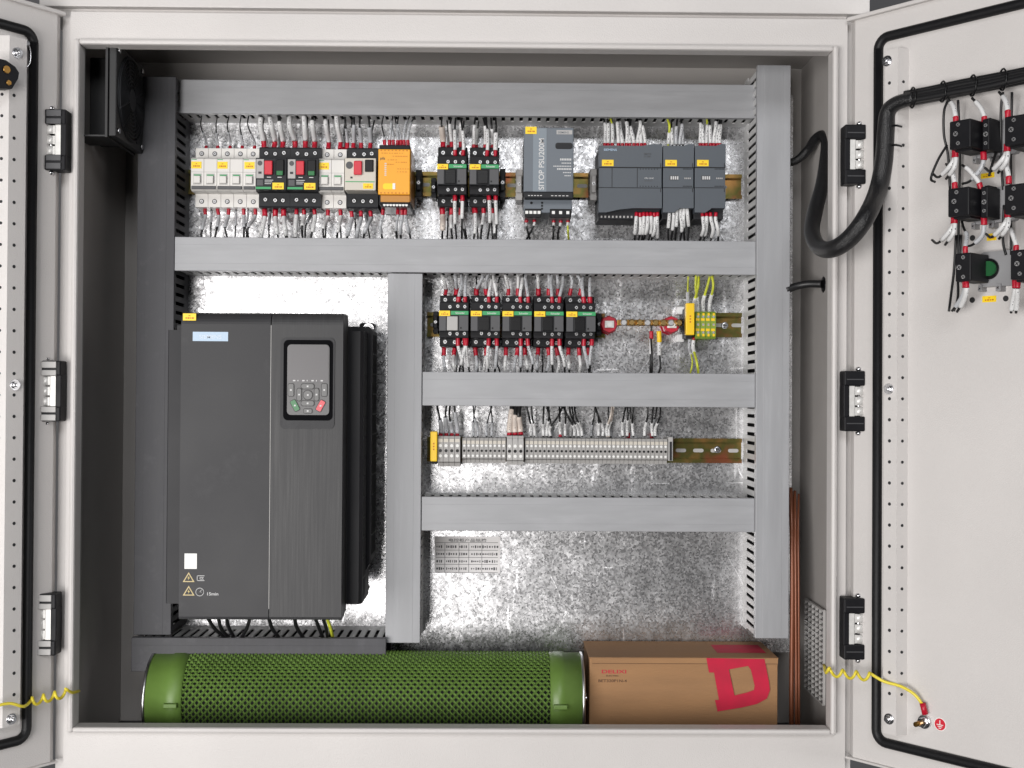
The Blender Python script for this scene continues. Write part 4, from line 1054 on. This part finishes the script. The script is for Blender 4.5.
q = MB(); p = H(368.5, 328.5, 20); q.box(LX(p.x)-13, LX(p.x)+8, -20, -2, LZ(p.z)-14, LZ(p.z)+8, bev=3)
ear = q.build('mounting_ear', drived, o)
q = MB(); q.cyl((LX(p.x), -20, LZ(p.z)), (LX(p.x), -21.5, LZ(p.z)), 7.5, 18); q.tube([(LX(p.x), -21.5, LZ(p.z)), (LX(p.x), -26, LZ(p.z))], 5.4, 6); q.build('mounting_bolt', chrome, ear)
q = MB(); p = H(366.5, 587, 40); q.cyl((LX(p.x), -40, LZ(p.z)), (LX(p.x), -46, LZ(p.z)), 5, 8); q.build('mounting_bolt', chrome, ear)
m_ = MB(); m_.prismz([(LX(mx0), -60), (LX(mx0), -hm+5), (LX(mx0)+2, -hm), (LX(mx1)-4, -hm), (LX(mx1), -hm+5), (LX(mx1), -60)], LZ(mz0), LZ(mz1), 0)
n_ = 13
for k in range(n_):
    z = LZ(mz0)+7+k*(mz1-mz0-12)/n_; m_.box(LX(mx1)-.5, LX(mx1)+.25, -hm+14, -hr-6, z, z+(mz1-mz0)/n_-4, 1)
m_.box(LX(cx0)-1.2, LX(cx0)+2, -hm-.6, -hm+2, LZ(mz0), LZ(mz1), 1); m_.box(LX(cx1)-2, LX(cx1)+1.2, -hm-.6, -hm+2, LZ(mz0), LZ(mz1), 1); m_.build('middle_housing', [drivef, dark], o)  # dark strips paint the shadow gap beside the cover
split = H(270, 466, hc).x
zt, zb = LZ(cz1), 0.0
def cover(xa, xb, name, m):
    q = MB(); f = 16; r = 10
    prof = [(-hm+2, zb+4), (-hc+22, zb), (-hc+3, zb), (-hc+1, zb+1), (-hc, zb+4)]+[(-hc+14-14*math.cos(math.radians(a)), zt-15+15*math.sin(math.radians(a))) for a in (0, 12, 25, 40, 55, 70, 82)]+[(-hm+2, zt)]
    q.prismx(prof, xa, xb); return q.build(name, m, o)
cl = cover(LX(cx0), LX(split)-.6, 'left_cover', drivem); cr = cover(LX(split)+.6, LX(cx1), 'right_cover', brushed)
MB().box(LX(split)-.35, LX(split)+.35, -hc-.2, -hc+12, 14, zt-16).build('divider_strip', ltgrey, o)
MB().box(LX(split)-.8, LX(split)+.8, -hc+1.5, -hc+12, 2, 13).build('divider_gap', dark, o)
def LP(px, py, h=hc): p = H(px, py, h); return LX(p.x), LZ(p.z)
a = LP(192.8, 341); b = LP(228.2, 332)
bd = MB().box(a[0], b[0], -hc-.5, -hc, a[1], b[1]); bdo = bd.build('badge', blueg, cl)
text('SIEMENS', 6.6, (a[0]+b[0])/2, -hc-.7, a[1]+3.2, mat('badge_white', (.62, .70, .80), .5), bdo, centre=True, wide=1.15)
a = LP(183, 320.5, hc); b = LP(196.2, 313.5, hc); sticker(cl, a[0], b[0], a[1], b[1], -hc-.2)
MB().box(a[0]+1, b[0]-1, -hc, -hc+10, a[1]+1, b[1]-3).build('label_backing', drivef, cl)
a = LP(184.5, 568.8); b = LP(197, 553.5); MB().box(a[0], b[0], -hc-.5, -hc, a[1], b[1]).build('blank_sticker', whiteb, cl)
for (px, py) in ((188.7, 578), (188.7, 591.5)):
    c = LP(px, py); q = MB(); s_ = 7.4
    q.prism([(c[0]-s_, c[1]-5), (c[0]+s_, c[1]-5), (c[0], c[1]+7.3)], -hc-.3, -hc, 0); q.prism([(c[0]-s_+2.2, c[1]-3.8), (c[0]+s_-2.2, c[1]-3.8), (c[0], c[1]+5)], -hc-.5, -hc-.3, 1)
    q.prism([(c[0]+.8, c[1]+3), (c[0]-1.5, c[1]-.3), (c[0], c[1]-.3), (c[0]-.8, c[1]-3), (c[0]+1.6, c[1]+.6), (c[0]+.1, c[1]+.6)], -hc-.7, -hc-.5, 2)
    q.build('warning_triangle', [mat('pale_yellow_print%d' % py, (.62, .50, .26), .6), drivem, MATS['brown_ink'] if 0 else mat('pale_yellow_bolt%d' % py, (.62, .50, .2), .6)], cl)
c = LP(200.9, 578); q = MB()
for (x0, x1, z0, z1) in ((-5, -4.3, -3.6, 3.2), (-5, 4.5, -3.6, -2.9), (-5, 4.5, 2.5, 3.2), (-1.5, 3.5, -1.8, -1.1), (-1.5, 3.5, .6, 1.3), (-1.5, -.8, -1.8, 1.3), (1.5, 2.2, -1.8, 1.3)): q.box(c[0]+x0, c[0]+x1, -hc-.3, -hc, c[1]+z0, c[1]+z1)
q.build('manual_symbol', inkl, cl)
c = LP(199.8, 592); q = MB(); q.tube([(c[0]+5*math.cos(a_), -hc, c[1]+5*math.sin(a_)) for a_ in [2*math.pi*k/16 for k in range(17)]], .45, 5); q.tube([(c[0]+2.5, -hc, c[1]+3), (c[0], -hc, c[1]), (c[0]+2.6, -hc, c[1]-.2)], .4, 5)
q.build('clock_symbol', inkl, cl)
c = LP(206.3, 595.3); text('15min', 5.4, c[0], -hc-.3, c[1], inkl, cl, wide=1.15)
# keypad
a = LP(280, 428.5); b = LP(335, 338)
q = MB(); ccx, ccz, hx_, hz_ = (a[0]+b[0])/2, (a[1]+b[1])/2, (b[0]-a[0])/2, (b[1]-a[1])/2
q.prism(roundrect(ccx, ccz, hx_, hz_, 6), -hc-1.5, -hc+.5, 0); bz = q.build('keypad_bezel', midgrey if 0 else drivem, cr)
a = LP(284, 419.5); b = LP(332.7, 341)
q = MB(); q.prism(roundrect((a[0]+b[0])/2, (a[1]+b[1])/2, (b[0]-a[0])/2+.8, (b[1]-a[1])/2+1, 6), -hc-2.2, -hc-1.4); q.build('keypad_recess', mat('matt_black', (.004, .004, .005), .9, spec=.1), bz)
a = LP(287.4, 414.8); b = LP(330.0, 344.8); kz0 = a[1]; kz1 = b[1]; kx0, kx1 = a[0], b[0]
kb = mat('keypad_grey', (.10, .098, .10), .4)
q = MB(); q.prism(roundrect((kx0+kx1)/2, (kz0+kz1)/2, (kx1-kx0)/2, (kz1-kz0)/2, 5), -hc-4, -hc-2.1); kp = q.build('keypad_face', kb, bz)
a = LP(288.2, 382); b = LP(329.3, 346)
q = MB(); q.prism(roundrect((a[0]+b[0])/2, (a[1]+b[1])/2, (b[0]-a[0])/2, (b[1]-a[1])/2, 3), -hc-4.5, -hc-3.9); q.build('display', screen, kp)
q = MB()
for k, wd in enumerate((3, 1, 3, 1, 3, 1, 3)): q.box((a[0]+b[0])/2-19+k*5.8, (a[0]+b[0])/2-19+k*5.8+wd, -hc-4.8, -hc-4.5, a[1]+1, a[1]+2.6)
q.build('display_marks', inkl, kp)
def button(px, py, wpx_, hpx_, m, name='key', rot=0, r=1.5):
    c = LP(px, py, hc+5); hx, hz = wpx_/2/.789, hpx_/2/.789
    for (g_, y_, m__, nm_) in ((1.0, -hc-4.3, blackg, None), (0, -hc-5.6, m, name)):
        pts = roundrect(0, 0, hx+g_, hz+g_, min(r+g_, hx, hz), 4); ca, sa = math.cos(rot), math.sin(rot)
        pts = [(c[0]+x*ca-z*sa, c[1]+x*sa+z*ca) for x, z in pts]
        if nm_ is None: base = MB().prism(pts, y_, -hc-3.9).build('key_gap', m__, kp)
        else: ob = MB().prism(pts, y_, -hc-3.9).build(name, m__, kp)
    k = MB(); k.box(c[0]-1.1, c[0]+1.1, -hc-5.9, -hc-5.55, c[1]-1.0, c[1]+1.0); k.build('key_mark', inkl, ob)
kg = mat('key_grey', (.125, .125, .125), .4)
button(291, 390, 5.2, 12, kg); button(324.3, 390, 5.2, 12, kg)
button(307.7, 386.3, 12.5, 4.6, kg, r=2.8); button(307.7, 403.3, 12.5, 4.6, kg, r=2.8)
button(299.2, 394.6, 4.2, 12, kg, r=2.4); button(316.6, 394.6, 4.2, 12, kg, r=2.4); button(307.9, 395, 8.6, 8.6, kg, r=5.2)
button(307.8, 411, 8, 4, kg)
button(295, 405.5, 5.2, 11, green, 'start_key', .5); button(320.6, 405.8, 5.2, 11, redb, 'stop_key', -.5)
# ================================================================== FAN on the left wall
Yf = 8.0
xf = W(117, 90, Yf).x; zf0 = W(117, 134.5, Yf).z; wl = oL+2
sz = 114.0
o = thing('cabinet_fan', 'black ventilation fan with ring guard high on the left wall', 'fan', (xf, Yf, zf0))
blackf = mat('fan_black', (.012, .012, .013), .5)
m_ = MB(); m_.box(wl-xf, -12, 62, sz-1, 6, sz, bev=1); m_.box(wl-xf, -10, 2, 62, -2, 0); m_.box(-10, 0, -2, sz+2, -2, sz+2, bev=1.5); m_.box(-13.5, -10.5, -4, sz+4, -4, sz+4); hs = m_.build('fan_housing', blackf, o)
g = MB()
for k in range(9):
    r = 14+k*4.9; g.tube([(2.6, sz/2+r*math.cos(a_), sz/2+r*math.sin(a_)) for a_ in [2*math.pi*j/36 for j in range(37)]], 1.0, 5)
for a_ in (.4, 2.0, 3.54, 5.1): g.tube([(2.8, sz/2+12*math.cos(a_), sz/2+12*math.sin(a_)), (2.8, sz/2+57*math.cos(a_), sz/2+57*math.sin(a_))], 1.0, 5)
g.build('finger_guard', charc, o)
g = MB(); g.cyl((-2, sz/2, sz/2), (3.5, sz/2, sz/2), 14, 28); g.build('guard_hub', charc, o)
g = MB(); g.tube([(0.3, sz/2+54*math.cos(a_), sz/2+54*math.sin(a_)) for a_ in [2*math.pi*j/36 for j in range(37)]], 1.5, 5)
g.cyl((.0, sz/2, sz/2), (.6, sz/2, sz/2), 53, 36, 1); g.build('fan_mouth', [charc, dark], o)
for (yy, zz) in ((6, 6), (sz-6, 6), (6, sz-6), (sz-6, sz-6)):
    g = MB(); g.cyl((0, yy, zz), (2.4, yy, zz), 3.4, 10); g.build('fan_screw', chrome, o)
# ================================================================== THINGS AT THE BOTTOM
# green braking resistor lying on the floor
Yc = 124.0; Rr = (W(365, 651.5, Yc).z-ZF-1)/2; zc = ZF+Rr+1
xa, xb = W(146, 690, Yc-Rr*.6).x, W(584.5, 690, Yc-Rr*.6).x
o = thing('braking_resistor', 'green tubular braking resistor with expanded mesh sleeve lying on the cabinet floor', 'resistor', (xa, Yc, ZF+1)); L_ = xb-xa
def ring(xs, rs, m, name, seg=64, par=None):
    q = MB(); q.tube([(x, 0, Rr) for x in xs], 1, seg, 0, radii=rs); return q.build(name, m, par or o)
lc, rcp = 52.0, 46.0
ring([0, 1, 4], [Rr-2, Rr, Rr], steel, 'end_ring')
ring([L_-4, L_-1, L_], [Rr, Rr, Rr-2], steel, 'end_ring')
cp1 = ring([3, lc-22, lc-21, lc-6, lc-5, lc], [Rr-1, Rr-1, Rr+.3, Rr+.3, Rr-.6, Rr-.6], greenp, 'end_cap')
cp2 = ring([L_-rcp, L_-rcp+5, L_-rcp+6, L_-rcp+20, L_-rcp+21, L_-3], [Rr-.6, Rr-.6, Rr+.3, Rr+.3, Rr-1, Rr-1], greenp, 'end_cap')
def lug(xc, cp):
    a = math.radians(-158+ -0)  # toward the viewer, a little up
    q = MB()
    y0 = -Rr
    q.box(xc-9, xc+9, -Rr-6, -Rr+4, Rr-1, Rr+5, bev=1.2); q.build('bracket_lug', greenp, cp)
lug(lc-13, cp1); lug(L_-rcp+13, cp2)
ring([lc-1, L_-rcp+1], [Rr-5.5]*2, dark, 'wound_core')
# expanded metal: staggered diamonds round the tube
q = MB(); nx = int((L_-lc-rcp)/4.5); nth = 76; px_ = (L_-lc-rcp)/nx
def P(i, t_, r): a = 2*math.pi*t_/nth; return Vector((lc+i*px_, r*math.sin(a), Rr+r*math.cos(a)))
for i in range(nx):
    for j in range(nth):
        if (i+j) % 2: continue
        if abs(((j/nth*2*math.pi) % (2*math.pi))-math.pi*.5) < .8: continue   # the side facing the plate, never in view
        c = (i+.5, j); r0, r1, r2 = Rr-2.8, Rr+.2, Rr-1.6
        o4 = [P(c[0]-1, c[1], r0), P(c[0], c[1]-1, r1), P(c[0]+1, c[1], r0), P(c[0], c[1]+1, r1+.6)]
        f = .57
        i4 = [P(c[0]-f, c[1], r2), P(c[0], c[1]-f, r1), P(c[0]+f, c[1], r2), P(c[0], c[1]+f, r2-1.0)]
        q.add(o4+i4, [(k, (k+1) % 4, 4+(k+1) % 4, 4+k) for k in range(4)])
me_ = q.build('expanded_mesh_sleeve', greenp, o)
q = MB(); q.cyl((L_, -14, Rr+2), (L_+7, -14, Rr+2), 5, 12); q.cyl((L_+7, -14, Rr+2), (L_+10, -14, Rr+2), 3, 12); q.build('terminal_bolt', chrome, o)
# carton
hX0, hX1 = W(589.5, 690, 92).x, W(777.6, 690, 92).x; zT = W(680, 657.5, 92).z
o = thing('cardboard_carton', 'brown cardboard carton with large red letter beside the green resistor', 'box', (hX0, 92, ZF)); Wd = hX1-hX0; Hg = zT-ZF; Dp = 110
MB().box(0, Wd, 0, Dp, .5, Hg-1.2, bev=.8).build('carton_body', card, o)
lid = MB(); lid.box(-1, Wd+1, -1.2, Dp+1, Hg-1.2, Hg, bev=.5); lid.box(3, Wd, -1.6, 0, Hg-7.5, Hg-.8); lo = lid.build('carton_lid', card, o)
MB().box(3.2, Wd-.2, -1.75, -1.3, Hg-8, Hg-7.5).build('lid_edge_line', cardd, lo)
def BP(px, py, y): p = W(px, py, 92+y); return p.x-hX0, p.z-ZF
a = BP(601.2, 673.2, 0); text('DELIXI', 6.6, a[0], -.4, a[1], cardred, o, wide=1.75)
a = BP(606, 676.4, 0); text('ELECTRIC', 2.6, a[0], -.4, a[1], cardd, o, wide=1.5)
a = BP(598, 682, 0); text('BET320P1N-4', 5.0, a[0], -.4, a[1], cardd, o, wide=1.33)
# big red letter D wrapped over the lid edge (outer outline minus inner opening, as quads)
outp = [(706.3, 658), (709, 672.5), (714, 672.5), (719, 700), (715, 700), (717.5, 711.5), (742, 707.5), (757, 704), (767, 698.5), (770, 690), (769, 682), (764.5, 659)]
inn = [(728.8, 669.5), (734.5, 695.5), (747, 692.5), (754, 690), (754.6, 685.5), (751, 670), (748, 666)]
def tri(poly_px, y, m, name, hole=None):
    bm = bmesh.new(); es = []
    for pl in (poly_px, hole):
        if not pl: continue
        vs = [bm.verts.new((BP(px, py, y)[0], y, BP(px, py, y)[1])) for px, py in pl]
        for i in range(len(vs)): es.append(bm.edges.new((vs[i], vs[(i+1) % len(vs)])))
    bmesh.ops.triangle_fill(bm, use_beauty=True, use_dissolve=False, edges=es)
    bm.verts.index_update(); q = MB(); q.add([v.co.copy() for v in bm.verts], [[v.index for v in f.verts] for f in bm.faces]); bm.free()
    return q.build(name, m, o)
tri(outp, -2.0, cardred, 'red_letter', inn)
tz = Hg+.3
q = MB(); a = (Wd*.72, Wd*.96)
q.add([(Wd*.70, 30, tz), (Wd*.965, 30, tz), (Wd*.965, 85, tz), (Wd*.70, 85, tz)], [(0, 1, 2, 3)]); q.build('lid_print', cardred, o)
# copper coloured cables down the right side
for i, (a, b, r, lab) in enumerate(((791.8, 791.5, 3.2, 'thick brown cable hanging down beside the right duct, leftmost'), (795.2, 796.2, 2.3, 'thin brown cable hanging down the right wall, middle of three'), (798.2, 799, 1.6, 'reddish brown cable hanging nearest the right wall'))):
    Y_ = 120
    pts = [W(a-1.5+i, 488+i*3, Y_+30), W(a, 530, Y_+10), W(a+.5, 600, Y_), W(b, 680, Y_), W(b, 735, Y_)]
    tag(MB().tube(smooth_path(pts, 6), r, 10).build('brown_cable', copper), lab, 'cable', 'brown cables in the lower right corner')
# ================================================================== CABLE HARNESS
def Wp(px, py, Y): return W(px, py, Y)
def doorw(D_, dobj, px, py, w_):     # local door point -> world mm
    x, z = D_(px, py, w_); m = Matrix.Rotation(dobj.rotation_euler.z, 3, 'Z'); return m @ Vector((x, -w_, z)) + Vector(dobj.location)/S
pts = [Wp(786, 164, 150), Wp(797, 160, 150), Wp(808, 150, 140), Wp(815, 140, 125), Wp(822, 135.5, 110), Wp(826, 142, 95), Wp(825.5, 160, 80), Wp(822, 185, 60), Wp(815, 212, 40), Wp(812, 232, 10), Wp(819, 247, -30),
       Wp(833, 249, -70), Wp(850, 238, -90), Wp(866, 217, -100), doorw(DR, dR, 878, 190, 26), doorw(DR, dR, 884, 160, 18), doorw(DR, dR, 886, 130, 18), doorw(DR, dR, 888, 112, 18), doorw(DR, dR, 897, 103, 20), doorw(DR, dR, 915, 98, 20)]
rad = [5, 5.5, 6.5, 7, 7, 7, 8, 9, 10, 10, 10, 10.5, 11, 11, 11, 11, 10.5, 9.5, 8.5, 8]
sp = smooth_path(pts, 6); rr = []
for i in range(len(pts)-1):
    for k in range(6): rr.append(rad[i]+(rad[i+1]-rad[i])*k/6)
rr.append(rad[-1])
tag(MB().tube(sp, 1, 20, 0, radii=rr).build('braided_harness', braidm), 'thick black braided cable looping from the cabinet over to the right door', 'cable harness')
dp = [(905, 99), (930, 94.5), (960, 88.5), (990, 82.5), (1020, 76.5), (1060, 68), (1110, 57)]
o = MB()
for k in range(7):
    dz_ = [-5, 0, 5, -3, 3, -1, 6][k]; wv = [16, 22, 17, 20, 23, 14, 12][k]
    o.tube(smooth_path([doorw(DR, dR, x, y+dz_+random.uniform(-.6, .6), wv) for x, y in dp], 4), 4.2 if k < 5 else 2.2, 8)
bund = tag(o.build('wire_bundle', wireb), 'straight bundle of black wires tied along the top of the right door', 'cable harness')
for i, (x, y) in enumerate(((912, 98), (942, 92), (972, 86), (1002, 80))):
    q = MB(); c0 = doorw(DR, dR, x, y, 20); q.tube([c0+Vector((0, 15*math.cos(a_)*.7-2, 12*math.sin(a_))) for a_ in [2*math.pi*k/16 for k in range(17)]], 1.2, 5)
    q.build('cable_tie', blackg, bund)
    w0 = MB()
for i, (y_) in enumerate((126, 145.5)):
    q = MB().tube(smooth_path([doorw(DR, dR, 891, y_, 17), doorw(DR, dR, 896, y_-.5, 20), doorw(DR, dR, 902, y_+.8, 18)]), 1.3, 6)
    tag(q.build('cable_tie', blackg), '%s black cable tie tail beside the braided cable on the door rail' % ['upper', 'lower'][i], 'cable tie')
# short gland cable
q = MB().tube(smooth_path([Wp(786, 290, 120), Wp(797, 286, 120), Wp(808, 284, 115), Wp(822, 284, 105)]), 5.2, 14); g = q.build('gland_cable', wireb)
tag(g, 'short thick black cable entering a gland on the right wall', 'cable')
c = Wp(823, 284.5, 103); q = MB(); q.cyl(c, c+Vector((4, 0, 0)), 11, 8); q.cyl(c+Vector((4, 0, 0)), c+Vector((20, 0, 0)), 14, 20); q.build('cable_gland', blackg, g)
# yellow earth wires
pts = [Wp(824, 665, 20), Wp(826, 673, -14)]
xw, x1w = 829, 871
n_ = 34
for k in range(n_):
    t_ = k/(n_-1); a_ = t_*math.pi*2*3.1
    base = Wp(xw+(x1w-xw)*t_, 672+t_*5, -25-40*t_); pts.append(base+Vector((0, 5.5*math.sin(a_), 4.6*math.cos(a_))))
for (x, y, w_) in ((884, 681.5, 20), (900, 686, 14), (914, 694, 10), (923, 705, 6)): pts.append(doorw(DR, dR, x, y, w_))
o = tag(MB().tube(smooth_path(pts, 3), 1.9, 8).build('earth_wire', ywire), 'yellow coiled earth wire running to the stud on the right door', 'wire')
MB().tube([doorw(DR, dR, 922.5, 703, 7), doorw(DR, dR, 925.3, 714.5, 6)], 3.6, 10).build('ferrule_sleeve', red, o)
pts = [Wp(79, 691, 10), Wp(72, 692.5, -14)]
for k in range(n_):
    t_ = k/(n_-1); a_ = t_*math.pi*2*3.2
    base = Wp(66-(66-30)*t_, 693+t_*9, -28-20*t_); pts.append(base+Vector((0, 5.5*math.sin(a_), 4.8*math.cos(a_))))
for (x, y, w_) in ((24, 706.5, 26), (12, 703.5, 26), (0, 705, 24), (-20, 712, 22)): pts.append(doorw(DL, dL, x, y, w_))
tag(MB().tube(smooth_path(pts, 3), 1.9, 8).build('earth_wire', ywire), 'yellow coiled earth wire crossing the bottom hinge side of the left door', 'wire')
# ================================================================== PUSH BUTTON CONTACT BLOCKS on the right door
rzR = dR.rotation_euler.z; gP = 'push button contact blocks on the right door'
def contact(px, py, label, variant=0, proto=None):
    p = doorw(DR, dR, px, py, 0)
    if proto: return copy_thing(proto, p, label, rzR)
    o = thing('push_button_block', label, 'push button', p, rzR, gP)
    m_ = MB(); m_.prism(roundrect(7 if variant else 12, 0, 22 if variant else 26, 20, 6), -9, -.5); m_.box(-15, -11, -12, -.5, -25, -18); m_.box(6, 12, -12, -.5, -26, -18); co = m_.build('mounting_collar', mat('collar_zinc%d' % variant, (.32, .32, .33), .45, .3), o)
    q = MB(); screw(q, -13, -12, -22, 2.0); screw(q, 9, -12, -22, 2.0); q.build('collar_screw', [screwm, blackg], co)
    if variant == 0:
        m_ = MB(); m_.box(-17, 9, -60, -10, -16, 16, bev=1.5); m_.box(-14, 6, -52, -20, -18, -15.5); m_.build('contact_block', black, o)
        m_ = MB(); m_.box(8.6, 10.8, -33, -12, -15, 15); m_.box(10.5, 19, -38, -10, -17.5, 17.5, bev=1.2); m_.box(11, 16, -30, -12, 17, 19.5); m_.build('contact_block', black, o)

        screws(o, screwm, blackg, [(-9 if z == 1 else -6, -60, z, 2.8 if z == 1 else 2.2, .6) for z in (-10, 1, 11)]+[(15, -38, z, 2.8 if z == 0 else 2.0, .3) for z in (-10, 0, 10)])
    else:
        m_ = MB(); m_.box(-22, -3, -50, -10, -16, 16, bev=1.5); m_.build('contact_block', black, o)
        q = MB()
        screws(o, screwm, blackg, [(-17 if z == 0 else -12, -50, z, 2.8 if z == 0 else 2.2, .6) for z in (-11, 0, 11)])
        m_ = MB(); m_.cyl((-1, -10, 0), (-1, -17, 0), 8.5, 24); m_.build('green_core', mat('dark_green_core', (.008, .09, .025), .35), o)
        m_ = MB(); m_.cyl((-3, -10, 0), (-3, -11.5, 0), 12, 24); m_.build('core_ring', blackg, o)
    return o
c0 = contact(990.5, 141, 'black contact block nearest the cable bundle in the left column')
c2 = contact(989, 207, 'black contact block in the middle of the left column', proto=c0)
c3 = contact(996, 269.5, 'contact block with green button core and silver collar', 1)
for l, px, py in (('black contact block at the top of the right column, cut by the frame', 1046, 137), ('black contact block in the middle of the right column, cut by the frame', 1046, 204), ('black contact block at the bottom of the right column, cut by the frame', 1052, 268)):
    contact(px, py, l, proto=c0)
gD = 'sleeved wires at the push button blocks'
def dwire(pts, label, **k): wire([doorw(DR, dR, *p) for p in pts], label, gD, **k)
def four(bx, by, nm_, tall=False):
    # wires above and below the outer block at pixel (bx,by) of its screws
    dwire([(bx+3, by-14, 45), (bx+2.5, by-22, 45), (bx, by-32, 40), (bx-6, by-40, 28)], 'white sleeved wire above the %s' % nm_, fer=8, slv=24, rf=3.2, rs=2.5)
    dwire([(bx+2, by+12, 45), (bx+1.5, by+20, 45), (bx-3, by+28, 48), (bx-14, by+39, 40), (bx-20, by+36, 30)], 'long white sleeved wire bending left under the %s' % nm_, fer=9, slv=26, rf=3.4, rs=2.4)
    dwire([(bx+3, by+14, 48), (bx+3, by+20, 48), (bx+1, by+30, 50), (bx-7, by+41, 42)], 'short white sleeved wire under the %s' % nm_, fer=6, slv=24, rf=2.6, rs=2.3)
four(953, 138, 'upper block of the left column'); four(952, 204, 'middle block of the left column'); four(1005, 132, 'upper block of the right column'); four(1006, 198, 'middle block of the right column')
dwire([(984, 124, 30), (984, 116, 30), (980, 107, 28), (972, 98, 24)], 'white sleeved wire slanting down to the rear of the upper left block', fer=8, slv=24, rf=3.2, rs=2.4)
dwire([(983.5, 152, 30), (983.5, 161, 30), (980, 170, 30), (970, 181, 28), (962, 184, 26)], 'grey sleeved wire bending left under the rear of the upper left block', fer=9, slv=26, sl='g', rf=3.4, rs=2.4)
dwire([(981, 190, 30), (978, 181, 32), (969, 170, 32), (962, 165, 30)], 'white sleeved wire crossing down to the rear of the middle left block', fer=8, slv=26, rf=3.2, rs=2.3)
dwire([(984, 217, 30), (984, 226, 30), (982, 236, 28), (972, 245, 26), (964, 246, 24)], 'grey sleeved wire bending left under the rear of the middle left block', fer=9, slv=24, sl='g', rf=3.4, rs=2.4)
dwire([(965.5, 254, 40), (965.5, 246, 40), (967, 236, 30), (963, 226, 24), (961, 215, 20)], 'grey sleeved wire above the green cored block', fer=8, slv=24, sl='g', rf=2.8, rs=2.2)
dwire([(965, 280, 40), (965, 290, 40), (960, 301, 34), (952, 311, 28)], 'left grey sleeved wire under the green cored block', fer=9, slv=28, sl='g', rf=3.2, rs=2.6)
dwire([(966, 280, 42), (966.5, 290, 42), (963, 302, 34), (957, 312, 26)], 'right printed sleeved wire under the green cored block', fer=9, slv=28, rf=3.0, rs=2.6)
dwire([(1016, 253, 40), (1016, 245, 40), (1013, 236, 36), (1009, 224, 30)], 'white sleeved wire above the lower block of the right column', fer=8, slv=24, rf=3, rs=2.2)
dwire([(1015, 280, 40), (1015, 290, 40), (1013, 300, 34), (1011, 313, 28)], 'left white sleeved wire under the lower block of the right column', fer=9, slv=28, rf=3.2, rs=2.4)
dwire([(1018, 280, 42), (1017.5, 290, 42), (1017, 301, 34), (1016, 313, 26)], 'right printed sleeved wire under the lower block of the right column', fer=9, slv=28, rf=3.0, rs=2.4)
for i, pts in enumerate((((948, 100, 18), (944, 112, 24), (944, 135, 20), (948, 155, 14), (950, 190, 10)), ((947, 145, 20), (938, 160, 28), (931, 178, 34), (935, 182, 36)), ((958, 100, 18), (960, 150, 8), (959, 200, 8), (958, 260, 8)),
                         ((956, 235, 10), (954, 270, 10), (951, 295, 16), (949, 311, 26)), ((961, 235, 8), (958, 270, 10), (958, 296, 18), (954, 311, 26)), ((1003, 92, 18), (1001, 110, 16), (1001, 150, 10), (1003, 190, 8)),
                         ((1012, 92, 18), (1011, 150, 8), (1011, 200, 8), (1011, 255, 8)), ((996, 152, 14), (992, 165, 22), (989, 176, 26)), ((1004, 205, 12), (1003, 240, 10), (1006, 255, 10)))):
    labs = ['bare black wire arching left of the upper left block', 'bare black wire looping out to the left below the upper block', 'bare black wire running straight down behind the left column',
            'leftmost bare black wire beside the green cored block', 'inner bare black wire beside the green cored block', 'bare black wire descending left of the right column', 'bare black wire running straight down behind the right column',
            'short bare black wire near the upper yellow door label', 'bare black wire left of the lowest block in the right column']
    o = MB().tube(smooth_path([doorw(DR, dR, *p) for p in pts], 6), 1.5, 6).build('control_wire', wireb); tag(o, labs[i], 'wire', 'bare black wires on the right door')
